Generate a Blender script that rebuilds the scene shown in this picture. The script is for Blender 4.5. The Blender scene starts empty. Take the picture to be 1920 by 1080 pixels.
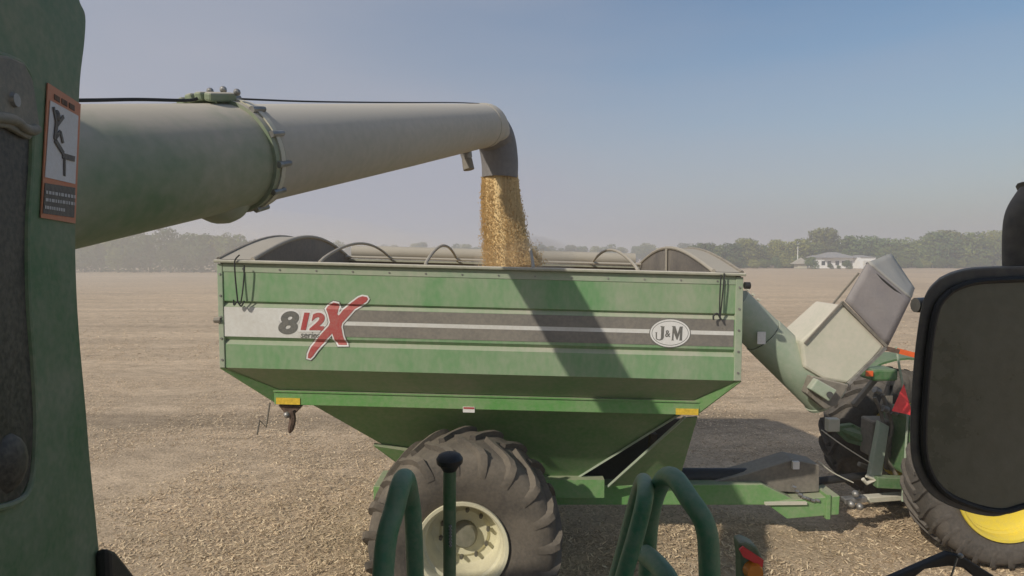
import bpy, math, random
import numpy as np
from mathutils import Vector, Matrix
random.seed(7); rng = np.random.default_rng(7)
R = math.radians
sc = bpy.context.scene
col = sc.collection

# ------------------------------------------------------------ camera, sky, sun, exposure
FPX = 1100.0; CH = 3.5; PITCH = math.atan(60.0 / FPX)
cd = bpy.data.cameras.new('camera'); cam = bpy.data.objects.new('camera', cd); col.objects.link(cam)
cd.sensor_width = 36.0; cd.lens = 36.0 * FPX / 1920.0
cd.clip_start = 0.05; cd.clip_end = 8000
cam.location = (0, 0, CH); cam.rotation_euler = (R(90) - PITCH, 0, 0)
sc.camera = cam

SUN = Vector((1.03, 1.0, -1.0)).normalized()           # the way the light travels
ELEV = math.asin(-SUN.z); AZ = math.atan2(-SUN.x, -SUN.y)
w = bpy.data.worlds.new('World'); sc.world = w; w.use_nodes = True
nt = w.node_tree; nt.nodes.clear()
sky = nt.nodes.new('ShaderNodeTexSky'); sky.sky_type = 'NISHITA'; sky.sun_disc = False
sky.sun_elevation = ELEV; sky.sun_rotation = AZ; sky.air_density = 1.3; sky.dust_density = 3.0; sky.ozone_density = 2.0; sky.altitude = 200
tc = nt.nodes.new('ShaderNodeTexCoord')
mp = nt.nodes.new('ShaderNodeMapping'); mp.inputs['Scale'].default_value = (1, 1, 4)
nz = nt.nodes.new('ShaderNodeTexNoise'); nz.inputs['Scale'].default_value = 1.6; nz.inputs['Detail'].default_value = 4; nz.inputs['Roughness'].default_value = .45
cr = nt.nodes.new('ShaderNodeMapRange'); cr.inputs[1].default_value = .35; cr.inputs[2].default_value = .75; cr.inputs[3].default_value = -.2; cr.inputs[4].default_value = .16
hs = nt.nodes.new('ShaderNodeHueSaturation'); hs.inputs['Saturation'].default_value = 1.22; hs.inputs['Value'].default_value = .86
mx = nt.nodes.new('ShaderNodeMix'); mx.data_type = 'RGBA'; mx.inputs[7].default_value = (3.05, 3.22, 3.85, 1)
bg = nt.nodes.new('ShaderNodeBackground'); bg.inputs['Strength'].default_value = .1
ow = nt.nodes.new('ShaderNodeOutputWorld')
L = nt.links.new
L(tc.outputs['Generated'], mp.inputs[0]); L(mp.outputs[0], nz.inputs['Vector']); L(nz.outputs['Fac'], cr.inputs[0])
L(sky.outputs[0], hs.inputs['Color']); L(hs.outputs[0], mx.inputs[6]); 
sv = nt.nodes.new('ShaderNodeSeparateXYZ'); L(tc.outputs['Generated'], sv.inputs[0])      # whitening painted into the sky: left as through dirty glass, and low down
g1 = nt.nodes.new('ShaderNodeMapRange'); g1.interpolation_type = 'SMOOTHSTEP'; g1.inputs[1].default_value = -.6; g1.inputs[2].default_value = .75; g1.inputs[3].default_value = .85; g1.inputs[4].default_value = .08; L(sv.outputs['X'], g1.inputs[0])
g2 = nt.nodes.new('ShaderNodeMapRange'); g2.inputs[1].default_value = .0; g2.inputs[2].default_value = .3; g2.inputs[3].default_value = .55; g2.inputs[4].default_value = .0; L(sv.outputs['Z'], g2.inputs[0])
a1 = nt.nodes.new('ShaderNodeMath'); a1.operation = 'ADD'; L(g1.outputs[0], a1.inputs[0]); L(g2.outputs[0], a1.inputs[1])
a2 = nt.nodes.new('ShaderNodeMath'); a2.operation = 'ADD'; a2.use_clamp = True; L(a1.outputs[0], a2.inputs[0]); L(cr.outputs[0], a2.inputs[1]); L(a2.outputs[0], mx.inputs[0]); L(mx.outputs[2], bg.inputs[0]); L(bg.outputs[0], ow.inputs[0])
sd = bpy.data.lights.new('sun', 'SUN'); sd.energy = 2.6; sd.angle = R(.8); sd.color = (1, .93, .82)
so = bpy.data.objects.new('sun', sd); col.objects.link(so); so.rotation_euler = SUN.to_track_quat('-Z', 'Y').to_euler(); so.location = (-20, -20, 25)
sc.view_settings.view_transform = 'Standard'; sc.view_settings.look = 'None'; sc.view_settings.exposure = 0.3; sc.view_settings.gamma = 1
sc.view_settings.use_curve_mapping = False
sc.render.engine = 'CYCLES'; sc.cycles.use_denoising = True; sc.cycles.volume_bounces = 1; sc.cycles.max_bounces = 6

def at(px, py, Y):
    """the point at distance Y in front of the camera seen at a place of the 1920 x 1080 photograph"""
    a = (px - 960) / FPX; b = -(py - 540) / FPX
    c, s = math.cos(PITCH), math.sin(PITCH)
    d = Vector((a, c + b * s, -s + b * c)); k = Y / d.y
    return Vector((d.x * k, Y, CH + d.z * k))

# ------------------------------------------------------------ materials
def nodes(m):
    m.use_nodes = True; t = m.node_tree; b = t.nodes['Principled BSDF']; return t, b
def simple(name, c, rough=.6, metal=0, var=.15, scale=8, bump=0, bscale=60, spec=.5):
    m = bpy.data.materials.new(name); t, b = nodes(m)
    b.inputs['Roughness'].default_value = rough; b.inputs['Metallic'].default_value = metal
    b.inputs['Specular IOR Level'].default_value = spec
    tc = t.nodes.new('ShaderNodeTexCoord'); n = t.nodes.new('ShaderNodeTexNoise'); n.inputs['Scale'].default_value = scale; n.inputs['Detail'].default_value = 5
    r = t.nodes.new('ShaderNodeValToRGB'); r.color_ramp.elements[0].position = .3; r.color_ramp.elements[1].position = .7
    r.color_ramp.elements[0].color = tuple(x * (1 - var) for x in c) + (1,); r.color_ramp.elements[1].color = tuple(min(1, x * (1 + var)) for x in c) + (1,)
    t.links.new(tc.outputs['Object'], n.inputs['Vector']); t.links.new(n.outputs['Fac'], r.inputs[0]); t.links.new(r.outputs[0], b.inputs['Base Color'])
    if bump:
        n2 = t.nodes.new('ShaderNodeTexNoise'); n2.inputs['Scale'].default_value = bscale; n2.inputs['Detail'].default_value = 4
        bp = t.nodes.new('ShaderNodeBump'); bp.inputs['Strength'].default_value = bump; bp.inputs['Distance'].default_value = .01
        t.links.new(tc.outputs['Object'], n2.inputs['Vector']); t.links.new(n2.outputs['Fac'], bp.inputs['Height']); t.links.new(bp.outputs[0], b.inputs['Normal'])
    return m
DUST = (.42, .37, .29)
def dusty(name, c, base=.25, up=.45, patch=.35, rough=.5, dust=DUST, scale=1.6, stretch=(1, 1, 1), bump=.08):
    """paint under a film of harvest dust: a thin even film, thicker in patches and on faces that look up"""
    m = bpy.data.materials.new(name); t, b = nodes(m); N = t.nodes.new; K = t.links.new
    tc = N('ShaderNodeTexCoord'); mp = N('ShaderNodeMapping'); mp.inputs['Scale'].default_value = stretch
    n = N('ShaderNodeTexNoise'); n.inputs['Scale'].default_value = scale; n.inputs['Detail'].default_value = 6; n.inputs['Roughness'].default_value = .62
    n3 = N('ShaderNodeTexNoise'); n3.inputs['Scale'].default_value = scale * 14; n3.inputs['Detail'].default_value = 4
    g = N('ShaderNodeNewGeometry'); sx = N('ShaderNodeSeparateXYZ')
    K(tc.outputs['Object'], mp.inputs[0]); K(mp.outputs[0], n.inputs['Vector']); K(mp.outputs[0], n3.inputs['Vector']); K(g.outputs['Normal'], sx.inputs[0])
    a = N('ShaderNodeMapRange'); a.inputs[1].default_value = .35; a.inputs[2].default_value = .7; a.inputs[3].default_value = base; a.inputs[4].default_value = base + patch
    K(n.outputs['Fac'], a.inputs[0])
    u = N('ShaderNodeMapRange'); u.inputs[1].default_value = .0; u.inputs[2].default_value = .9; u.inputs[3].default_value = 0; u.inputs[4].default_value = up
    K(sx.outputs['Z'], u.inputs[0])
    f = N('ShaderNodeMapRange'); f.inputs[1].default_value = .35; f.inputs[2].default_value = .65; f.inputs[3].default_value = -.07; f.inputs[4].default_value = .07
    K(n3.outputs['Fac'], f.inputs[0])
    s1 = N('ShaderNodeMath'); s1.operation = 'ADD'; K(a.outputs[0], s1.inputs[0]); K(u.outputs[0], s1.inputs[1])
    s2 = N('ShaderNodeMath'); s2.operation = 'ADD'; s2.use_clamp = True; K(s1.outputs[0], s2.inputs[0]); K(f.outputs[0], s2.inputs[1])
    x = N('ShaderNodeMix'); x.data_type = 'RGBA'; x.inputs[6].default_value = c + (1,); x.inputs[7].default_value = dust + (1,)
    K(s2.outputs[0], x.inputs[0]); K(x.outputs[2], b.inputs['Base Color'])
    rr = N('ShaderNodeMapRange'); rr.inputs[3].default_value = rough; rr.inputs[4].default_value = .92; K(s2.outputs[0], rr.inputs[0]); K(rr.outputs[0], b.inputs['Roughness'])
    bp = N('ShaderNodeBump'); bp.inputs['Strength'].default_value = bump; bp.inputs['Distance'].default_value = .01
    K(n3.outputs['Fac'], bp.inputs['Height']); K(bp.outputs[0], b.inputs['Normal'])
    return m
M = {}
M['cart_green'] = dusty('cart_green_paint', (.145, .31, .15), .42, .4, .32, dust=(.46, .43, .35))
M['cart_beam'] = dusty('cart_beam_paint', (.08, .3, .055), .16, .4, .25)
M['cart_pale'] = dusty('cart_auger_paint', (.15, .3, .17), .5, .35, .2, dust=(.46, .46, .37))
M['pale_hood'] = dusty('cart_hood_paint', (.3, .38, .25), .65, .2, .25, dust=(.62, .57, .47))
M['groove'] = dusty('cart_groove_paint', (.1, .26, .06), .1, .62, .2)
M['cart_side'] = dusty('cart_side_paint', (.085, .285, .085), .2, .5, .42, dust=(.44, .41, .33), stretch=(1, 1, .5))
M['cart_slope'] = dusty('cart_slope_paint', (.11, .27, .09), .25, .3, .35)
M['cart_under'] = dusty('cart_underside_paint', (.085, .24, .065), .12, .3, .25)
M['combine_green'] = dusty('combine_green_paint', (.03, .125, .042), .1, .3, .34, scale=4.5)
M['rail_green'] = dusty('handrail_paint', (.03, .19, .095), .06, .2, .3, rough=.4, scale=6)
M['auger_inner'] = dusty('auger_inner_paint', (.08, .19, .08), .26, .65, .5, scale=1.3, dust=(.48, .43, .35))
M['auger_outer'] = dusty('auger_outer_paint', (.2, .22, .15), .7, .4, .15, scale=1.3, dust=(.52, .475, .4))
M['stripe_grey'] = dusty('stripe_grey_print', (.13, .125, .115), .2, .1, .2, scale=2.5)
M['stripe_white'] = dusty('stripe_white_print', (.72, .72, .68), .12, .1, .3, scale=2.5)
M['logo_white'] = dusty('logo_white_print', (.78, .77, .74), .05, .1, .15, scale=3)
M['logo_red'] = dusty('logo_red_print', (.42, .035, .04), .1, .1, .18, scale=4)
M['logo_grey'] = dusty('logo_grey_print', (.1, .105, .1), .1, .1, .15, scale=4)
M['rim_lip'] = dusty('dusty_rim_paint', (.2, .22, .14), .35, .75, .1, dust=(.6, .56, .47))
M['interior'] = dusty('tank_interior_dust', (.12, .105, .095), .2, .2, .3)
M['arch_shade'] = dusty('arch_shade_grey', (.07, .065, .07), .2, .1, .25)  # dark tone for the shaded inside of the end arches
M['tarp'] = dusty('tan_tarp', (.33, .3, .24), .4, .3, .3, dust=(.42, .38, .31), scale=3)
M['boot'] = dusty('grey_fabric', (.2, .185, .19), .25, .1, .3, dust=(.33, .3, .28), scale=3, bump=.25)
M['boot_light'] = dusty('light_grey_fabric', (.3, .3, .28), .25, .1, .3, dust=(.4, .38, .34), scale=3, bump=.25)
M['rubber_boot'] = dusty('auger_rubber', (.085, .08, .08), .4, .1, .2, dust=(.28, .26, .24))
M['tire'] = dusty('tire_rubber', (.03, .028, .026), .26, .25, .4, dust=(.22, .185, .14), rough=.8, scale=2.4, bump=.3)
M['tractor_tire'] = dusty('tractor_tire_rubber', (.03, .029, .028), .2, .2, .3, dust=(.22, .19, .155), rough=.8, scale=2.4, bump=.3)
M['cream'] = dusty('cream_rim_paint', (.74, .7, .48), .14, .25, .3, rough=.4, dust=(.42, .38, .28), scale=5)
M['yellow'] = dusty('yellow_rim_paint', (.8, .62, .045), .05, .1, .12, rough=.4)
M['hub'] = dusty('hub_metal', (.09, .1, .06), .2, .1, .2)
M['nut'] = simple('wheel_nut_metal', (.16, .15, .12), .5, .4)
M['rust'] = simple('rusty_steel', (.13, .085, .06), .85, 0, .4, 20, .3)
M['steel'] = simple('worn_steel', (.3, .29, .27), .45, .6, .3, 15)
M['dark_steel'] = dusty('dark_dusty_steel', (.05, .048, .045), .25, .35, .25)
M['black'] = simple('black_plastic', (.022, .021, .02), .55, 0, .2, 30, .1, 200)
M['cord'] = simple('black_cord', (.03, .03, .028), .8)
M['mirror_case'] = dusty('mirror_case_plastic', (.075, .072, .072), .1, .22, .12, rough=.6, scale=4)
M['mirror_glass'] = dusty('dirty_mirror_glass', (.14, .14, .1), .02, .05, .3, rough=.22, scale=3.5, dust=(.3, .28, .22))
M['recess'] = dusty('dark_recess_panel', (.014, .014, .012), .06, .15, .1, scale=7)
M['bracket'] = dusty('grey_cast_bracket', (.06, .07, .06), .25, .45, .25, scale=9)
M['decal_orange'] = dusty('decal_orange_print', (.55, .15, .05), .18, .1, .2, scale=9)
M['decal_white'] = dusty('decal_white_print', (.62, .62, .64), .12, .1, .15, scale=9)
M['decal_black'] = dusty('decal_black_print', (.04, .035, .035), .12, .1, .1, scale=9)
M['red'] = simple('red_reflector', (.9, .06, .07), .3)
M['orange'] = simple('orange_reflector', (.75, .13, .03), .3)
M['amber'] = simple('amber_lens', (.8, .26, .03), .25)
M['amber_tape'] = simple('yellow_reflective_tape', (.7, .48, .05), .4, 0, .2, 30)
M['tractor_green'] = dusty('tractor_green_paint', (.04, .15, .04), .1, .2, .2)
M['gusset'] = dusty('gusset_paint', (.1, .27, .08), .18, .4, .25)
M['glass'] = simple('tinted_cab_glass', (.03, .04, .04), .08)
M['siding'] = simple('white_siding', (.86, .86, .84), .7, 0, .04, 1)
M['shingle'] = simple('grey_shingles', (.3, .29, .28), .9, 0, .12, 2)
M['window'] = simple('dark_window_glass', (.04, .045, .05), .15)
M['bark'] = simple('tree_bark', (.12, .1, .075), .9, 0, .3, 4)

def leaf_mat(name, c):
    m = bpy.data.materials.new(name); t, b = nodes(m); N = t.nodes.new; K = t.links.new
    b.inputs['Roughness'].default_value = .8; b.inputs['Specular IOR Level'].default_value = .15
    oi = N('ShaderNodeObjectInfo'); tc = N('ShaderNodeTexCoord'); n = N('ShaderNodeTexNoise'); n.inputs['Scale'].default_value = .9; n.inputs['Detail'].default_value = 3
    K(tc.outputs['Object'], n.inputs['Vector'])
    r = N('ShaderNodeValToRGB'); r.color_ramp.elements[0].position = .33; r.color_ramp.elements[1].position = .68
    r.color_ramp.elements[0].color = (c[0] * .6, c[1] * .65, c[2] * .7, 1); r.color_ramp.elements[1].color = (c[0] * 1.5, c[1] * 1.35, c[2] * 1.1, 1)
    K(n.outputs['Fac'], r.inputs[0])
    h = N('ShaderNodeHueSaturation'); mr = N('ShaderNodeMapRange'); mr.inputs[3].default_value = .7; mr.inputs[4].default_value = 1.35
    K(oi.outputs['Random'], mr.inputs[0]); K(mr.outputs[0], h.inputs['Value']); K(r.outputs[0], h.inputs['Color']); K(h.outputs[0], b.inputs['Base Color'])
    return m
LEAF = [leaf_mat('leaves_mid_green', (.12, .16, .05)), leaf_mat('leaves_yellow_green', (.17, .19, .055)), leaf_mat('leaves_dark_green', (.085, .13, .048))]

# ------------------------------------------------------------ mesh helpers
class MB:
    def __init__(s): s.v = []; s.f = []
    def add(s, vs, fs):
        o = len(s.v); s.v += [tuple(v) for v in vs]; s.f += [tuple(i + o for i in f) for f in fs]; return s
    def box(s, x0, x1, y0, y1, z0, z1):
        return s.add([(x0, y0, z0), (x1, y0, z0), (x1, y1, z0), (x0, y1, z0), (x0, y0, z1), (x1, y0, z1), (x1, y1, z1), (x0, y1, z1)],
                     [(0, 3, 2, 1), (4, 5, 6, 7), (0, 1, 5, 4), (1, 2, 6, 5), (2, 3, 7, 6), (3, 0, 4, 7)])
    def bar(s, a, b, wd, ht, up=(0, 0, 1)):
        a = Vector(a); b = Vector(b); d = (b - a).normalized(); u = Vector(up); sd = d.cross(u)
        if sd.length < 1e-4: sd = d.cross(Vector((0, 1, 0)))
        sd.normalize(); u = sd.cross(d).normalized(); vs = []
        for p in (a, b):
            for i, j in ((-1, -1), (1, -1), (1, 1), (-1, 1)): vs.append(p + sd * (i * wd / 2) + u * (j * ht / 2))
        return s.add(vs, [(0, 1, 2, 3), (7, 6, 5, 4), (0, 4, 5, 1), (1, 5, 6, 2), (2, 6, 7, 3), (3, 7, 4, 0)])
    def tube(s, pts, r, n=12, cap=True, squash=1.0):
        pts = [Vector(p) for p in pts]; k = len(pts); rs = r if isinstance(r, (list, tuple)) else [r] * k
        t0 = (pts[1] - pts[0]).normalized(); ref = Vector((0, 0, 1)) if abs(t0.z) < .9 else Vector((0, 1, 0))
        nrm = t0.cross(ref).normalized(); vs = []
        for i, p in enumerate(pts):
            t = (pts[min(i + 1, k - 1)] - pts[max(i - 1, 0)]).normalized()
            nrm = (nrm - t * nrm.dot(t)).normalized(); bn = t.cross(nrm)
            for j in range(n):
                a = 2 * math.pi * j / n; vs.append(p + (nrm * math.cos(a) + bn * math.sin(a) * squash) * rs[i])
        fs = [(i * n + j, i * n + (j + 1) % n, (i + 1) * n + (j + 1) % n, (i + 1) * n + j) for i in range(k - 1) for j in range(n)]
        if cap: fs += [tuple(range(n))[::-1], tuple((k - 1) * n + j for j in range(n))]
        return s.add(vs, fs)
    def prism(s, poly, off):
        """poly: 3-D outline; off: extrusion vector"""
        n = len(poly); off = Vector(off); vs = [Vector(p) for p in poly] + [Vector(p) + off for p in poly]
        return s.add(vs, [tuple(range(n)), tuple(range(2 * n - 1, n - 1, -1))] + [(i, i + n, (i + 1) % n + n, (i + 1) % n) for i in range(n)])
    def lathe(s, prof, c, n=48, sgn=1):
        """profile of (radius, y) revolved about the Y axis through c"""
        k = len(prof); vs = []
        for j in range(n):
            a = 2 * math.pi * j / n
            for r_, y in prof: vs.append((c[0] + r_ * math.cos(a), c[1] + y * sgn, c[2] + r_ * math.sin(a)))
        return s.add(vs, [(j * k + i, j * k + i + 1, ((j + 1) % n) * k + i + 1, ((j + 1) % n) * k + i) for j in range(n) for i in range(k - 1)])
    def ball(s, c, r, n=10, m=6, sc3=(1, 1, 1)):
        vs = []
        for i in range(m + 1):
            t = math.pi * i / m
            for j in range(n):
                a = 2 * math.pi * j / n; vs.append((c[0] + r * sc3[0] * math.sin(t) * math.cos(a), c[1] + r * sc3[1] * math.sin(t) * math.sin(a), c[2] + r * sc3[2] * math.cos(t)))
        return s.add(vs, [(i * n + j, (i + 1) * n + j, (i + 1) * n + (j + 1) % n, i * n + (j + 1) % n) for i in range(m) for j in range(n)])
    def tilt(s, k):                                    # the tank leans nose-down
        s.v = [(x, y, z - k * x) for x, y, z in s.v]; return s
    def build(s, name, mat, parent=None, smooth=False, bevel=0, fix=True):
        me = bpy.data.meshes.new(name); me.from_pydata(s.v, [], s.f)
        for m in (mat if isinstance(mat, (list, tuple)) else [mat]): me.materials.append(m)
        if fix:
            import bmesh
            bm = bmesh.new(); bm.from_mesh(me); bmesh.ops.recalc_face_normals(bm, faces=bm.faces); bm.to_mesh(me); bm.free()
        if smooth:
            me.polygons.foreach_set('use_smooth', [True] * len(me.polygons))
        o = bpy.data.objects.new(name, me); col.objects.link(o)
        if smooth:
            try: me.set_sharp_from_angle(angle=R(38))
            except Exception: pass
        if bevel:
            b = o.modifiers.new('bevel', 'BEVEL'); b.width = bevel; b.segments = 2; b.limit_method = 'ANGLE'; b.angle_limit = R(35)
        if parent is not None:
            o.parent = parent
            if parent.type == 'EMPTY': o.location = -parent.location
        return o
def tag(o, label=None, cat=None, group=None, kind=None):
    if label: o['label'] = label
    if cat: o['category'] = cat
    if group: o['group'] = group
    if kind: o['kind'] = kind
    return o
def empty(name, loc, label, cat, group=None):
    o = bpy.data.objects.new(name, None); col.objects.link(o); o.location = loc; o.empty_display_size = .3
    return tag(o, label, cat, group)
def copy_tree(o, parent=None):
    c = o.copy(); col.objects.link(c); c.parent = parent
    for ch in list(o.children): copy_tree(ch, c)
    return c
def spline(pts, n=8):
    pts = [Vector(p) for p in pts]; P = [pts[0]] + pts + [pts[-1]]; out = []
    for i in range(1, len(P) - 2):
        for k in range(n):
            t = k / n; a, b, c, d = P[i - 1], P[i], P[i + 1], P[i + 2]
            out.append(.5 * ((2 * b) + (c - a) * t + (2 * a - 5 * b + 4 * c - d) * t * t + (3 * b - 3 * c + d - a) * t ** 3))
    return out + [pts[-1]]

# ------------------------------------------------------------ the setting: field and haze
def ground_material():
    m = bpy.data.materials.new('harvested_field'); t, b = nodes(m); N = t.nodes.new; K = t.links.new
    b.inputs['Roughness'].default_value = .95; b.inputs['Specular IOR Level'].default_value = .1
    tc = N('ShaderNodeTexCoord')
    def noise(sx, sy, scale, det=6, rg=.6):
        mp = N('ShaderNodeMapping'); mp.inputs['Scale'].default_value = (sx, sy, 1); K(tc.outputs['Object'], mp.inputs[0])
        n = N('ShaderNodeTexNoise'); n.inputs['Scale'].default_value = scale; n.inputs['Detail'].default_value = det; n.inputs['Roughness'].default_value = rg
        K(mp.outputs[0], n.inputs['Vector']); return n
    fine = noise(1, 1.0, 22, 8, .7); mid = noise(.6, 1.2, 3.5); rows = noise(.03, 1.0, .8, 3); big = noise(1, 1, .05, 4)
    r = N('ShaderNodeValToRGB'); e = r.color_ramp.elements; e[0].position = .3; e[0].color = (.3, .23, .15, 1); e[1].position = .68; e[1].color = (.71, .555, .385, 1)
    k = r.color_ramp.elements.new(.48); k.color = (.56, .43, .29, 1)
    K(fine.outputs['Fac'], r.inputs[0])
    def mul(src, n, lo, hi):
        mr = N('ShaderNodeMapRange'); mr.inputs[1].default_value = .3; mr.inputs[2].default_value = .7; mr.inputs[3].default_value = lo; mr.inputs[4].default_value = hi
        K(n.outputs['Fac'], mr.inputs[0]); h = N('ShaderNodeHueSaturation'); K(mr.outputs[0], h.inputs['Value']); K(src, h.inputs['Color']); return h.outputs[0]
    c = mul(r.outputs[0], mid, .78, 1.18); c = mul(c, rows, .84, 1.12); c = mul(c, big, .88, 1.1)
    # a darker, wavering band running across the field
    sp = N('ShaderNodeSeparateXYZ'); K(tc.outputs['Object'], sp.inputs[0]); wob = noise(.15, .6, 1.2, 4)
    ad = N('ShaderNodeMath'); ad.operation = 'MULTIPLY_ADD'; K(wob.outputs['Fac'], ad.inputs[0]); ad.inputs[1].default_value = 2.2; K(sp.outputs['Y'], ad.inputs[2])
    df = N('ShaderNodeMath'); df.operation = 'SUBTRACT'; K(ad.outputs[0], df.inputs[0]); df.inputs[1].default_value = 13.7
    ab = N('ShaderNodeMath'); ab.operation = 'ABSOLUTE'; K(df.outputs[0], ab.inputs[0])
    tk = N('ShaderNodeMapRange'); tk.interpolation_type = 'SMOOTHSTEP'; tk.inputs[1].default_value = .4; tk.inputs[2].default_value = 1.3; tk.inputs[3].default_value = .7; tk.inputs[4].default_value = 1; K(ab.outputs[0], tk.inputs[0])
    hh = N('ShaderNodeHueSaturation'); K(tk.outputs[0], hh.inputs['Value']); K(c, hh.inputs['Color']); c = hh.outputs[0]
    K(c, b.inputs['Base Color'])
    bp = N('ShaderNodeBump'); bp.inputs['Strength'].default_value = .7; bp.inputs['Distance'].default_value = .04; K(fine.outputs['Fac'], bp.inputs['Height']); K(bp.outputs[0], b.inputs['Normal'])
    return m
xs = np.concatenate([np.linspace(-3000, -60, 12), np.linspace(-50, 50, 41), np.linspace(60, 3000, 12)])
ys = np.concatenate([[-60, -20, 0], np.linspace(4, 60, 57), np.linspace(70, 4500, 20)])
gv = []; gf = []
for j, y in enumerate(ys):
    for i, x in enumerate(xs):
        near = 1 if (abs(x) < 50 and 3 < y < 60) else 0
        gv.append((x, y, near * .025 * (math.sin(x * 1.3 + y * .7) + math.sin(y * 2.1 - x * .4))))
for j in range(len(ys) - 1):
    for i in range(len(xs) - 1): a = j * len(xs) + i; gf.append((a, a + 1, a + 1 + len(xs), a + len(xs)))
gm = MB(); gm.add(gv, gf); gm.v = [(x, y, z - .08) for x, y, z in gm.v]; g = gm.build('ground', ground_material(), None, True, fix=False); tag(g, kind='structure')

# crop litter: loose flakes of straw and pods
def litter():
    def scatter(n, y0, y1, smin, smax):
        u = rng.random(n); Y = y0 * (y1 / y0) ** u if y1 / y0 > 2 else y0 + (y1 - y0) * u
        X = (rng.random(n) * 2 - 1) * Y * 1.02
        Ln = smin + (smax - smin) * rng.random(n) ** 2; W = Ln * (.1 + .22 * rng.random(n)); keep = (np.sin(X * .9 + 1.7 * np.sin(Y * .6)) * np.sin(Y * 1.7 + np.sin(X * 1.3)) + np.sin(X * 4.1 + Y * 2.3) * .5 + rng.random(n) * 1.6) > -.15; Ln = np.where(keep, Ln, .004); W = np.where(keep, W, .002)
        a = rng.random(n) * 2 * np.pi; tl = (rng.random(n) - .5) * .8; rl = (rng.random(n) - .5) * .9
        d = np.stack([np.cos(a) * np.cos(tl), np.sin(a) * np.cos(tl), np.sin(tl)], 1)
        s = np.stack([-np.sin(a) * np.cos(rl), np.cos(a) * np.cos(rl), np.sin(rl)], 1)
        z = .025 * (np.sin(X * 1.3 + Y * .7) + np.sin(Y * 2.1 - X * .4)) - .068 + np.abs(d[:, 2]) * Ln * .5
        c = np.stack([X, Y, z], 1); h = d * (Ln / 2)[:, None]; k = s * (W / 2)[:, None]
        return np.stack([c - h - k, c + h - k, c + h + k, c - h + k], 1).reshape(-1, 3)
    v = np.concatenate([scatter(330000, 5.8, 24, .014, .06), scatter(60000, 20, 60, .03, .12)])
    n = len(v) // 4; me = bpy.data.meshes.new('crop_litter')
    me.vertices.add(len(v)); me.vertices.foreach_set('co', v.ravel()); me.loops.add(len(v)); me.loops.foreach_set('vertex_index', np.arange(len(v)))
    me.polygons.add(n); me.polygons.foreach_set('loop_start', np.arange(n) * 4)
    for nm, c in (('straw_pale', (.78, .63, .42)), ('straw_tan', (.63, .485, .31)), ('straw_brown', (.33, .245, .15)), ('straw_straw', (.71, .555, .36))):
        me.materials.append(simple(nm, c, .9, 0, .15, 3, spec=.1))
    me.polygons.foreach_set('material_index', rng.choice([0, 1, 2, 3], n, p=[.18, .33, .21, .28])); me.update(); me.validate()
    o = bpy.data.objects.new('crop_litter', me); col.objects.link(o)
    tag(o, 'loose tan straw and pod litter scattered over the harvested field', 'crop litter', kind='stuff')
litter()

hz = MB().box(-1400, 1400, -8, 1900, -1, 22).build('haze', None if False else M['cord'], None)
hm = bpy.data.materials.new('haze_air'); hm.use_nodes = True; t = hm.node_tree; t.nodes.clear()
pv = t.nodes.new('ShaderNodeVolumePrincipled'); pv.inputs['Density'].default_value = .0027; pv.inputs['Color'].default_value = (.93, .93, .94, 1); pv.inputs['Anisotropy'].default_value = .2
oo = t.nodes.new('ShaderNodeOutputMaterial'); t.links.new(pv.outputs[0], oo.inputs['Volume'])
hz.data.materials[0] = hm; tag(hz, kind='stuff')

def dust(loc, scl, dens):
    m = bpy.data.materials.new('field_dust'); m.use_nodes = True; t = m.node_tree; t.nodes.clear()
    p = t.nodes.new('ShaderNodeVolumePrincipled'); p.inputs['Density'].default_value = dens; p.inputs['Color'].default_value = (.93, .87, .76, 1)
    o_ = t.nodes.new('ShaderNodeOutputMaterial'); t.links.new(p.outputs[0], o_.inputs['Volume'])
    o = MB().ball((0, 0, 0), 1, 24, 14).build('dust_cloud', m, None, True); o.location = loc; o.scale = scl
    return tag(o, 'thin tan dust drifting over the field left of the grain cart', 'dust', kind='stuff')
dust((-48, 75, 3), (42, 34, 7), .006)
d2 = dust((.15, 6.95, 3.45), (.62, .5, .3), .45); d2['label'] = 'puff of dust rising where the grain lands in the cart'

# ------------------------------------------------------------ far trees, house
def make_crown(seed, h, w_, n, leaf, mat, tall=1.0):
    r_ = np.random.default_rng(seed); blobs = []
    for k in range(11):
        a = r_.random() * 6.28; rr = w_ * .36 * r_.random() ** .5; zz = h * (.3 + .55 * r_.random())
        blobs.append((rr * math.cos(a), rr * math.sin(a), zz, w_ * (.17 + .14 * r_.random()) * (1.15 - .5 * abs(zz / h - .5))))
    blobs.append((0, 0, h * .84, w_ * .17 * tall)); blobs.append((0, 0, h * .5, w_ * .36)); blobs.append((w_ * .12, 0, h * .22, w_ * .34))
    ws = np.array([b[3] ** 2 for b in blobs]); ids = r_.choice(len(blobs), n, p=ws / ws.sum()); B = np.array(blobs)[ids]
    d = r_.normal(size=(n, 3)); d /= np.linalg.norm(d, axis=1)[:, None]; rad = B[:, 3] * (.72 + .34 * r_.random(n)) * (1 + .12 * np.sin(d[:, 0] * 9 + ids) * np.cos(d[:, 2] * 8))
    c = B[:, :3] + d * rad[:, None] * np.array([1, 1, .85]); c[:, 2] = np.maximum(c[:, 2], .25)
    nn = d + r_.normal(size=(n, 3)) * .55; nn /= np.linalg.norm(nn, axis=1)[:, None]
    u = np.cross(nn, r_.normal(size=(n, 3))); u /= np.linalg.norm(u, axis=1)[:, None]; v = np.cross(nn, u)
    s = leaf * (.5 + r_.random(n))[:, None]
    q = np.stack([c - u * s - v * s * .6, c + u * s - v * s * .7, c + u * s * .7 + v * s, c - u * s + v * s * .7], 1).reshape(-1, 3)
    me = bpy.data.meshes.new('crown'); me.from_pydata(q.tolist(), [], np.arange(len(q)).reshape(-1, 4).tolist()); me.materials.append(mat); return me
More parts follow.
